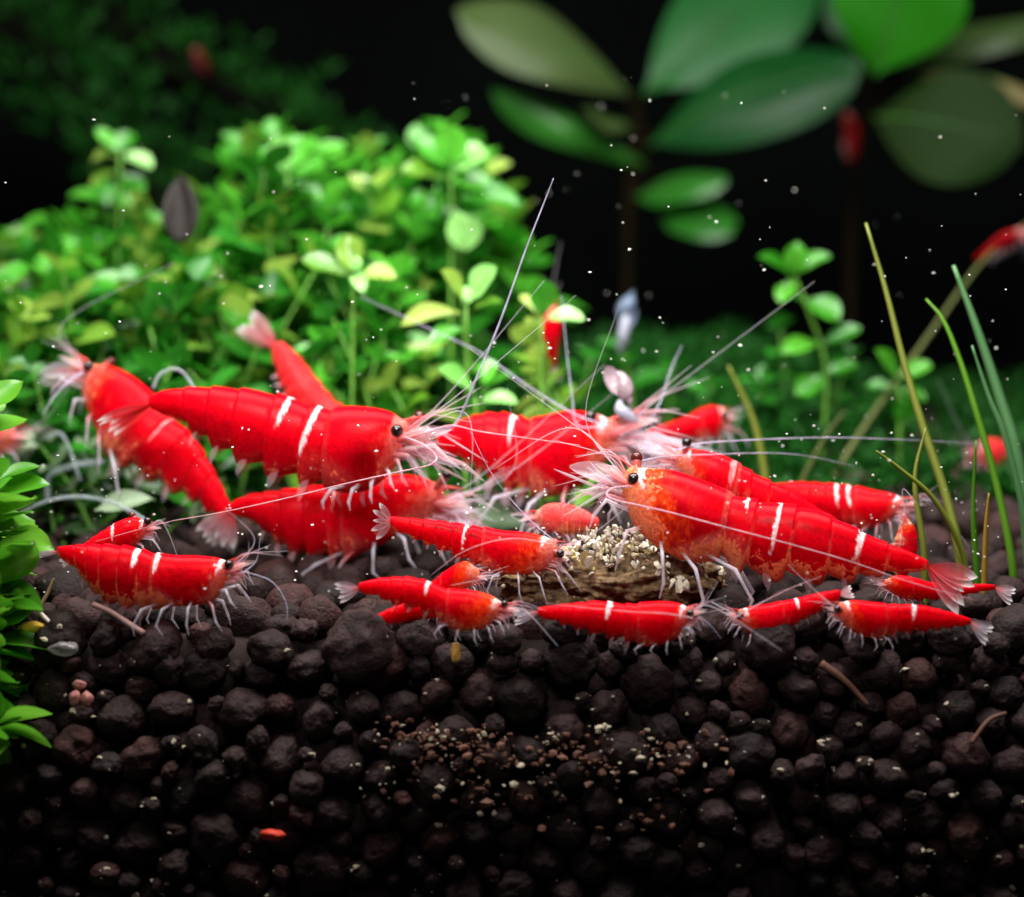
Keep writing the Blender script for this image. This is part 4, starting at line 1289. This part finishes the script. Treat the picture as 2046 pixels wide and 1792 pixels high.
shrimp('small shrimp with curved white band peeping over the back of the two-banded young shrimp', [
    (290, 1043, 288, 1072), (275, 1034, 272, 1090), (250, 1036, 252, 1100), (225, 1048, 228, 1106), (200, 1063, 205, 1110), (178, 1078, 185, 1114), (158, 1095, 165, 1120), (142, 1110, 147, 1122)],
    3, (1.2, 1.1), eyes=[(295, 1041, 8, True), (264, 1030, 8, False)], orange=0.2, clear=0.25, collar=1.0, bands=[(0.42, 0.022, 0.0, 0.02, 0.9)], leglen=0.9, limbs=0.8, fan=(-25, 10, .5, .3, 1))
# --- front centre
shrimp('young shrimp with glowing orange carapace and forked glassy tail on the front gravel', [
    (1003, 1203, 995, 1232), (975, 1187, 970, 1254), (935, 1178, 930, 1260), (895, 1176, 893, 1250), (860, 1162, 860, 1224), (825, 1153, 825, 1215),
    (790, 1152, 790, 1208), (755, 1155, 757, 1193), (722, 1163, 724, 1184)], 3, (0.22, 0.35), res=(180, 44), eyes=[(1008, 1206, 7, True)], orange=1.0, clear=0.35, collar=0.7,
    bands=[(0.52, 0.017, 0.2, 0.05, 1.0)], fan=(-55, 12, 0.55, 0.2, 1.1), leglen=0.6, limbs=0.85)
shrimp('small red shrimp lying half under the orange young shrimp', [
    (900, 1195, 905, 1226), (870, 1192, 878, 1233), (840, 1195, 848, 1238), (810, 1203, 818, 1243), (785, 1212, 792, 1246), (760, 1224, 765, 1250), (736, 1239, 740, 1254)],
    2, (0.55, 0.5), head=False, orange=0.1, clear=0.3, collar=0, leglen=0.6, fan=(-45, 25, 0.5, 0.2, 1.0))
shrimp('small orange shrimp squeezed between the food and the orange young shrimp', [
    (950, 1133, 948, 1168), (930, 1121, 932, 1178), (905, 1130, 910, 1186), (880, 1148, 885, 1193), (858, 1165, 865, 1201), (838, 1180, 845, 1209), (820, 1193, 826, 1213)],
    3, (0.62, 0.72), eyes=[], orange=1.0, clear=0.5, collar=0.2, leglen=0.6, limbs=0.8, fan=(-30, 10, .5, .3, 1))
shrimp('torpedo-shaped red young shrimp with white collar and one white band', [
    (1372, 1212, 1368, 1250), (1352, 1204, 1350, 1276), (1315, 1201, 1312, 1291), (1275, 1205, 1272, 1287), (1240, 1205, 1238, 1277), (1200, 1200, 1197, 1268),
    (1160, 1203, 1158, 1258), (1120, 1207, 1120, 1245), (1080, 1213, 1082, 1233)], 3, (0.2, 0.3), res=(180, 44), eyes=[(1379, 1225, 8, True), (1390, 1213, 7, False)], orange=0.15, clear=0.2,
    collar=1.0, bands=[(0.53, 0.016, 0.1, 0.06, 1.0)], fan=(-60, 12, 0.4, 0.0, 0.9), leglen=0.5, limbs=0.75, antennae=[
        (yy([(1385, 1235), (1330, 1226), (1260, 1222), (1150, 1212), (1090, 1205)], 0.0, 0.05), 2.0, 'antenna_pink'),
        (yy([(1395, 1230), (1420, 1250), (1440, 1275)], 0.1, 0.1), 2.2, 'antenna')])
shrimp('small red shrimp with white brow under the belly of the largest shrimp', [
    (1482, 1217, 1476, 1246), (1503, 1211, 1500, 1268), (1535, 1206, 1530, 1278), (1562, 1201, 1560, 1266), (1590, 1195, 1588, 1247), (1618, 1188, 1616, 1233), (1645, 1182, 1644, 1217), (1672, 1178, 1672, 1201)],
    3, (0.3, 0.45), eyes=[(1478, 1229, 8, True)], orange=0.4, clear=0.3, collar=1.0, bands=[(0.56, 0.018, 0.3, 0.04, 1.0)], leglen=0.6, limbs=0.75, fan=(35, -10, .5, .4, 1), antennae=[
        (yy([(1465, 1236), (1520, 1205), (1580, 1175), (1640, 1152)], 0.1, 0.2), 2.2, 'antenna_pink')])
shrimp('young red shrimp with tapered banded tail under the tail of the largest shrimp', [
    (1685, 1203, 1680, 1240), (1705, 1199, 1700, 1260), (1738, 1202, 1735, 1274), (1770, 1206, 1768, 1273), (1800, 1207, 1798, 1265), (1835, 1208, 1833, 1262), (1870, 1215, 1868, 1259),
    (1905, 1224, 1904, 1254), (1936, 1235, 1935, 1248)], 3, (0.2, 0.3), res=(180, 44), eyes=[(1673, 1217, 8, True)], orange=0.5, clear=0.3, collar=1.0, dorsal=0.6,
    bands=[(0.565, 0.018, 0.0, -0.04, 1.0)], leglen=0.6, limbs=0.75, fan=(48, 32, 0.5, 0.1, 1.0))
shrimp('small orange-red shrimp lying under the tail fan of the largest shrimp', [
    (1772, 1157, 1774, 1180), (1790, 1150, 1792, 1194), (1820, 1152, 1822, 1200), (1850, 1160, 1852, 1199), (1885, 1166, 1886, 1196), (1920, 1168, 1922, 1190), (1960, 1166, 1962, 1182), (1985, 1168, 1986, 1178)],
    2, (0.85, 0.95), orange=0.7, clear=0.3, collar=0.2, leglen=0.6, limbs=0.8, fan=(45, 22, 0.5, 0.3, 1.0))
shrimp('tiny orange-red shrimp standing upright behind the back of the largest shrimp', [
    (1819, 1041, 1800, 1043), (1829, 1056, 1795, 1059), (1833, 1075, 1788, 1080), (1833, 1100, 1785, 1105), (1825, 1128, 1787, 1128), (1812, 1150, 1788, 1145)],
    2, (1.5, 1.5), orange=0.8, clear=0.5, collar=0.6, leglen=0.6, limbs=0.8)
shrimp('blurred red shrimp on the gravel behind the slim green blade', [
    (1955, 887, 1955, 924), (1975, 876, 1972, 948), (2000, 880, 1995, 945), (2020, 894, 2015, 936), (2040, 905, 2038, 926)], 2, (5.0, 5.6), orange=0.3, clear=0.5, collar=0.6, pale=0.12, leglen=1.0, eyes=[(1952, 890, 8, True)])
shrimp('distant dark red shrimp climbing the long faint leaning blade', [
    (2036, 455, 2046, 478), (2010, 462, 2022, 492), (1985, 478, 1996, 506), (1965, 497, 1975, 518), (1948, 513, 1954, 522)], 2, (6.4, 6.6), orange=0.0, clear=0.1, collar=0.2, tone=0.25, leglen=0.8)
shrimp('small red shrimp hanging among the leaves at the edge of the green clump', [
    (1116, 622, 1080, 622), (1120, 650, 1070, 652), (1116, 680, 1078, 684), (1113, 705, 1088, 708), (1112, 724, 1098, 726)], 2, (4.7, 4.7), orange=0.1, clear=0.3, collar=0.0, leglen=0.6, tone=0.85,
    fan=(6, 40, .4, .1, 1))
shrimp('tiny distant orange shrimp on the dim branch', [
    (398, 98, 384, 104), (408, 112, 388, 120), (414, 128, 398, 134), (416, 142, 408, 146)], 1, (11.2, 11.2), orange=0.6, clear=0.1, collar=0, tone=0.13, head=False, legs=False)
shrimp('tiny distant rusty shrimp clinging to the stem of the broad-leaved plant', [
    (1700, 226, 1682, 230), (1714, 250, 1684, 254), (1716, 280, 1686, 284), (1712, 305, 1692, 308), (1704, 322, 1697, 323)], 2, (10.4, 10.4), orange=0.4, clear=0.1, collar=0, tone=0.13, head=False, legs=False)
shrimp('small pink shrimp feeding behind the food pile', [
    (1078, 1017, 1078, 1050), (1096, 1006, 1096, 1062), (1130, 1006, 1130, 1068), (1162, 1016, 1164, 1064), (1190, 1032, 1190, 1056)], 2, (1.75, 1.6), orange=0.3, clear=0.9, collar=0.3, pale=0.3, leglen=0.9)
shrimp('pale shrimp mostly hidden behind the bright leaves at the edge of the tank', [
    (14, 842, 16, 902), (-10, 835, -8, 915), (-40, 836, -40, 912), (-70, 846, -70, 900), (-110, 862, -110, 890)], 2, (3.4, 3.4), orange=0.3, clear=0.6, collar=0.0, pale=0.35, leglen=1.0)

# ------------------------------------------------------------------ food pile
def lump(seed, sub, amp, fq):
    V, F = ico(sub)
    off = Vector((seed * 3.1, seed * 1.7, seed * 0.9))
    return [v * (1 + amp * noise.noise(v * fq + off) + amp * .5 * noise.noise(v * fq * 2.7 + off)) for v in V], F
fc = at(1215, 1160, 1.15)
froot = empty('food_tablet', Vector((fc.x, fc.y, ground(1.15) - 0.05)))
tag(froot, 'crumbling brown food tablet with ivory flakes that the shrimp surround', 'food')
V, F = lump(3, 6, 0.16, 2.2)
V = [Vector((v.x * 0.98, v.y * 0.42, v.z * 0.26)) for v in V]
V = [v + (Vector((v.x, v.y * 2.5, v.z * 4)).normalized()) * (0.07 * noise.noise(v * 6) + 0.045 * noise.noise(v * 14) + 0.025 * noise.noise(v * 33)) + fc for v in V]
part('paste', V, F, M['food_brown'], froot)
flake = []
for i in range(6):
    v, f = lump(20 + i, 1, 0.45, 1.3)
    v = [Vector((q.x, q.y * random.uniform(.7, 1), q.z * random.uniform(.3, .6))) for q in v]
    for mk_ in ('food_pale', 'food_yellow', 'food_cream', 'food_brown'):
        flake.append((mk_, mesh('flake', v, f, M[mk_], False)))
rs = random.Random(11)
for i in range(298):
    u = rs.gauss(0.08, 0.42); w = rs.uniform(-1, 0.6)
    u = max(-0.95, min(1.0, u))
    edge = max(0.0, 1 - (u / 1.05) ** 2 - (w / 1.05) ** 2)
    pale_zone = rs.random() < (0.98 - 0.65 * abs(u - 0.05))
    x = fc.x + u * 0.98
    y = fc.y + w * 0.40
    z = fc.z + 0.26 * math.sqrt(edge) + (rs.uniform(0.0, 0.24) * max(0, 1 - (u - .05) ** 2 * 4) if pale_zone else 0)
    key = rs.choice(['food_pale', 'food_pale', 'food_cream', 'food_cream', 'food_yellow']) if pale_zone else rs.choice(['food_brown', 'food_cream', 'food_brown'])
    me = rs.choice([m for k, m in flake if k == key])
    o = obj('flake', me, froot)
    o.location = Vector((x, y, z)) - froot.location
    o.rotation_euler = (rs.uniform(0, 6), rs.uniform(0, 6), rs.uniform(0, 6))
    s = rs.choice((0.014, 0.02, 0.026, 0.034, 0.05))
    o.scale = (s * rs.uniform(.8, 1.5), s, s)

# ------------------------------------------------------------------ snails
M['shell'] = mat_clear('snail_shell', (0.48, 0.36, 0.40), 0.88, 0.2)
M['shell_far'] = mat_clear('snail_shell_far', (0.20, 0.27, 0.40), 0.6, 0.4)
M['snail_body'] = mat_clear('snail_body', (0.50, 0.50, 0.62), 0.75, 0.3)
def snail(label, px, py, Y, lpx, wpx, tilt, foot, key):
    c = at(px, py, Y)
    root = empty('pond_snail', c)
    tag(root, label, 'snail')
    Ln, W = px2u(lpx, Y), px2u(wpx, Y)
    V, F = [], []
    nt_, ns = 44, 14
    ax = Matrix.Rotation(tilt, 3, 'Y')
    for i in range(nt_):
        u = i / (nt_ - 1)
        a = u * 2 * math.pi * 2.6
        g = (1 - u) ** 1.3
        rr = W * 0.30 * g + 0.004
        cen = Vector((math.cos(a) * W * 0.22 * g, math.sin(a) * W * 0.22 * g, (u ** 0.8 - 0.5) * Ln * 0.9))
        for j in range(ns):
            b = 2 * math.pi * j / ns
            rad = Vector((math.cos(a), math.sin(a), 0))
            V.append(c + ax @ (cen + rad * math.cos(b) * rr + Vector((0, 0, 1)) * math.sin(b) * rr * 1.9))
    for i in range(nt_ - 1):
        for j in range(ns):
            j2 = (j + 1) % ns
            F.append((i * ns + j, i * ns + j2, (i + 1) * ns + j2, (i + 1) * ns + j))
    F.append(tuple(range(ns)))
    part('shell', V, F, M[key], root)
    P_ = spline([at(*q) for q in foot], 14)
    v, f = tube(P_, [W * (0.10 + 0.16 * math.sin(math.pi * min(1, i / 12))) for i in range(14)], 8)
    part('foot', v, f, M['snail_body'], root)
    for s in (-1, 1):
        e = P_[-1] + Vector((s * W * .35, -0.05, W * .5))
        v, f = tube(spline([P_[-1], P_[-1].lerp(e, .5) + Vector((0, 0, W * .1)), e], 6), [W * .05 * (1 - .12 * i) for i in range(6)], 5)
        part('tentacle', v, f, M['snail_body'], root)
snail('small greyish pink pond snail perched above the heads of the feeding shrimp', 1250, 786, 2.5, 76, 52, math.radians(155),
      [(1238, 800, 2.5), (1240, 818, 2.45), (1258, 832, 2.45), (1272, 842, 2.45)], 'shell')
snail('blurred pale bluish snail hanging before the dark moss', 1256, 605, 5.4, 60, 46, math.radians(20),
      [(1250, 620, 5.4), (1250, 645, 5.4), (1244, 675, 5.4), (1240, 705, 5.5)], 'shell_far')

# ------------------------------------------------------------------ roots, twigs, chips
def rod(name, pts, r0, r1, mat, label, cat, n=20):
    P_ = spline([at_front(*p) for p in pts], n)
    root_p = P_[0].copy()
    v, f = tube(P_, [px2u(lerp(r0, r1, i / (n - 1)), P_[i].y) * (1 + 0.12 * noise.noise(P_[i] * 9)) for i in range(n)], 8)
    o = obj(name, mesh(name, [q - root_p for q in v], f, mat), None, root_p)
    tag(o, label, cat)
    return o
M['root'] = mat_clear('pale_root', (0.62, 0.70, 0.74), 0.36, 0.5)
M['twig_white'] = mat_plain('white_twig', (0.78, 0.66, 0.60), 0.5, 0.15, 4, .2, .3, .2)
M['twig_pink'] = mat_plain('pink_twig', (0.45, 0.24, 0.22), 0.5, 0.25, 4, .2)
M['twig_tan'] = mat_plain('tan_twig', (0.30, 0.19, 0.10), 0.6, 0.3, 4, .3)
M['bark'] = mat_plain('brown_bark', (0.13, 0.055, 0.035), 0.7, 0.4, 4, .5)
rod('plant_root', [(35, 1030, 2.4), (85, 1004, 2.4), (150, 992, 2.4), (215, 1001, 2.3), (262, 1022, 2.2), (300, 1048, 2.1)], 3, 5.5, M['root'], 'pale bluish root arching over the gravel beneath the humped shrimp', 'root')
rod('plant_root', [(60, 905, 3.4), (85, 880, 3.4), (120, 866, 3.4), (140, 900, 3.3), (160, 960, 3.2)], 4, 3, M['root'], 'pale root fragment beside the belly of the humped shrimp', 'root')
rod('plant_root', [(95, 1000, 3.2), (100, 950, 3.2), (150, 930, 3.1), (210, 922, 3.1)], 6, 6, M['root'], 'grey bent root touching the legs of the humped shrimp', 'root')
rod('plant_root', [(306, 775, 2.6), (318, 750, 2.6), (342, 737, 2.6), (366, 744, 2.6), (390, 778, 2.6)], 4.5, 3, M['root'], 'small white root loop behind the tail of the large two-banded shrimp', 'root')
rod('twig', [(186, 1207, 0.15), (220, 1222, 0.12), (255, 1245, 0.1), (288, 1266, 0.06)], 6, 6, M['twig_pink'], 'pinkish rod lying under the two-banded young shrimp', 'twig')
rod('twig', [(52, 1200, 0.2), (75, 1220, 0.15), (104, 1248, 0.1)], 6, 4, M['twig_white'], 'short white rootlet beside the left leafy stems', 'twig')
rod('twig', [(78, 1215, 0.5), (95, 1185, 0.55), (108, 1155, 0.6)], 5, 3, M['twig_tan'], 'tan stalk leaning behind the white rootlet', 'twig')
rod('bark_strip', [(1640, 1325, 0.02), (1690, 1362, -0.02), (1735, 1410, -0.02)], 9, 5, M['bark'], 'reddish brown bark strip wedged between the front granules', 'bark')
rod('bark_strip', [(1940, 1485, -0.02), (1975, 1440, -0.02), (2010, 1425, 0.0)], 5, 5, M['bark'], 'thin brown fibre in the dark gravel below the grass', 'bark')

def chip(px, py, Y, s, mat, label, cat, sq=(1, 1, 0.6), seed=1, name='chip'):
    v, f = lump(seed, 3, 0.30, 1.4)
    c = at_front(px, py, Y)
    r = px2u(s, Y)
    o = obj(name, mesh(name, [Vector((q.x * sq[0], q.y * sq[1], q.z * sq[2])) * r for q in v], f, mat), None, c)
    tag(o, label, cat)
M['chip_red'] = mat_plain('red_chip', (0.55, 0.035, 0.012), 0.6, 0.3, 6, .3)
M['chip_orange'] = mat_plain('orange_chip', (0.70, 0.36, 0.08), 0.6, 0.4, 6, .3)
M['chip_pink'] = mat_plain('pink_pellet', (0.34, 0.13, 0.11), 0.6, 0.3, 6, .3)
M['chip_yellow'] = mat_plain('yellow_chip', (0.62, 0.36, 0.03), 0.6, 0.3, 6, .3)
M['bead'] = mat_clear('clear_bead', (0.30, 0.27, 0.27), 0.6, 0.15)
chip(545, 1668, -0.05, 24, M['chip_red'], 'bright red flake on a granule deep in the dark gravel', 'flake', (1, .5, .45), 2)
chip(911, 1303, -0.05, 17, M['chip_orange'], 'orange and cream crumb below the orange young shrimp', 'crumb', (.6, .6, 1.2), 3)
chip(66, 1252, 0.1, 19, M['chip_yellow'], 'yellow leaf scrap at the foot of the left leafy stems', 'leaf scrap', (1.4, .4, .6), 4, 'leaf_scrap')
chip(126, 1296, -0.05, 26, M['bead'], 'glassy bead resting on a front granule', 'bead', (1.2, .7, .55), 5, 'bead')
for i, (x, y) in enumerate(((150, 1396), (174, 1397))):
    chip(x, y, -0.06, 15, M['chip_pink'], 'pair of small reddish pellets wedged below the glassy bead', 'pellet', (.8, .8, 1.2), 6 + i, 'pellet')
    bpy.context.scene.collection.objects[-1]['group'] = 'reddish pellets'
chip(158, 1368, -0.04, 12, M['chip_pink'], 'smallest reddish pellet lying above the pair of pellets', 'pellet', (1.1, .8, .8), 9, 'pellet')

# pale leaf lying behind the food
def lying_leaf(px, py, Y, l, w, ang, key, label):
    V, F = leaf_geo(px2u(l, Y), px2u(w, Y), 0.12, 0.1, 0.05, 10, 6)
    R = Matrix.Rotation(ang, 3, 'Y') @ frame_from(Vector((1, 0, 0.05)), Vector((0, -0.7, 0.7)))
    c = at(px, py, Y)
    o = obj('fallen_leaf', mesh('fallen_leaf', [R @ v for v in V], F, M[key]), None, c)
    tag(o, label, 'leaf')
lying_leaf(925, 1030, 3.0, 130, 75, 0.15, 'leaf_grey', 'grey-green fallen leaf on the gravel behind the slender young shrimp')
lying_leaf(190, 1020, 2.6, 120, 60, -0.2, 'leaf_grey', 'pale fallen leaf on the gravel behind the small peeping shrimp')
lying_leaf(255, 960, 3.4, 150, 60, 0.25, 'leaf_grey', 'pale green leaf under the belly of the humped shrimp')

# ------------------------------------------------------------------ crumbs on the gravel, specks in the water
def scatter(name, pts, mat, label, cat):
    V, F = [], []
    bv, bf = ico(1)
    for (p, r) in pts:
        b = len(V)
        e = Vector((random.uniform(.6, 1.5), random.uniform(.6, 1.2), random.uniform(.5, 1.1)))
        for q in bv:
            k = r * random.uniform(0.55, 1.35)
            V.append(p + Vector((q.x * e.x, q.y * e.y, q.z * e.z)) * k)
        F.extend([tuple(i + b for i in t) for t in bf])
    o = obj(name, mesh(name, V, F, mat, False))
    tag(o, label, cat, kind='stuff')
pts = []
for (p, r) in VISIBLE:
    for _ in range(random.choice((0, 1, 1, 2, 3))):
        d = Vector((random.uniform(-1, 1), random.uniform(-1, -.1), random.uniform(-.1, 1))).normalized()
        pts.append((p + Vector((d.x * r, d.y * r * .95, d.z * r * .86)), random.choice((0.010, 0.013, 0.016, 0.02, 0.03))))
# a drift of pale crumbs caught among the granules
for (cx, cy, sx, sy, nn) in ((840, 1485, 40, 14, 22), (925, 1475, 45, 14, 26), (1115, 1475, 22, 14, 16), (1200, 1455, 20, 10, 14), (1290, 1500, 60, 14, 26), (760, 1560, 24, 16, 10),
                             (940, 1560, 50, 25, 12), (1060, 1530, 20, 10, 8), (1440, 1635, 26, 10, 10), (1390, 1500, 50, 14, 14), (1250, 1560, 120, 50, 16)):
    for _ in range(nn):
        pts.append((at_front(random.gauss(cx, sx), random.gauss(cy, sy), random.uniform(-.04, .10)), random.choice((0.008, 0.011, 0.015, 0.02, 0.03))))
brown = []
for (cx, cy, sx, sy, nn) in ((850, 1490, 60, 22, 60), (960, 1500, 70, 25, 60), (1120, 1500, 50, 22, 30), (1280, 1510, 80, 24, 50), (940, 1570, 70, 30, 30), (1250, 1590, 120, 50, 40)):
    for _ in range(nn):
        brown.append((at_front(random.gauss(cx, sx), random.gauss(cy, sy), random.uniform(-.02, .14)), random.choice((0.015, 0.022, 0.03, 0.045))))
scatter('brown_sediment', brown, M['bark'], 'brown crumbly sediment caught between the front granules', 'sediment')
pts = [p for p in pts if random.random() < .75]
scatter('sediment_crumbs', pts, M['crumb'], 'tiny cream crumbs sprinkled over the dark gravel', 'crumbs')
pts = []
for _ in range(300):
    Y = random.uniform(-0.2, 2.5) if random.random() < .84 else random.uniform(2.5, 6)
    px = random.uniform(0, 2046)
    py = random.triangular(100, 1300, 980)
    if Y > 2.5:
        px = random.triangular(600, 2040, 1350); py = random.uniform(150, 900)
    p = at(px, py, Y)
    if p.z < ground(max(0, Y)) + .05:
        continue
    pts.append((p, random.choice((0.005, 0.007, 0.009, 0.012)) * (0.7 if Y > 2.5 else 1)))
for _ in range(190):
    Y = random.uniform(-0.1, 1.0)
    p = at(random.uniform(60, 2000), random.triangular(780, 1300, 1000), Y)
    if p.z > ground(max(0, Y)) + .05:
        pts.append((p, random.choice((0.004, 0.006, 0.008, 0.010))))
scatter('suspended_specks', pts, M['speck'], 'white specks drifting in the water around the shrimp', 'specks')
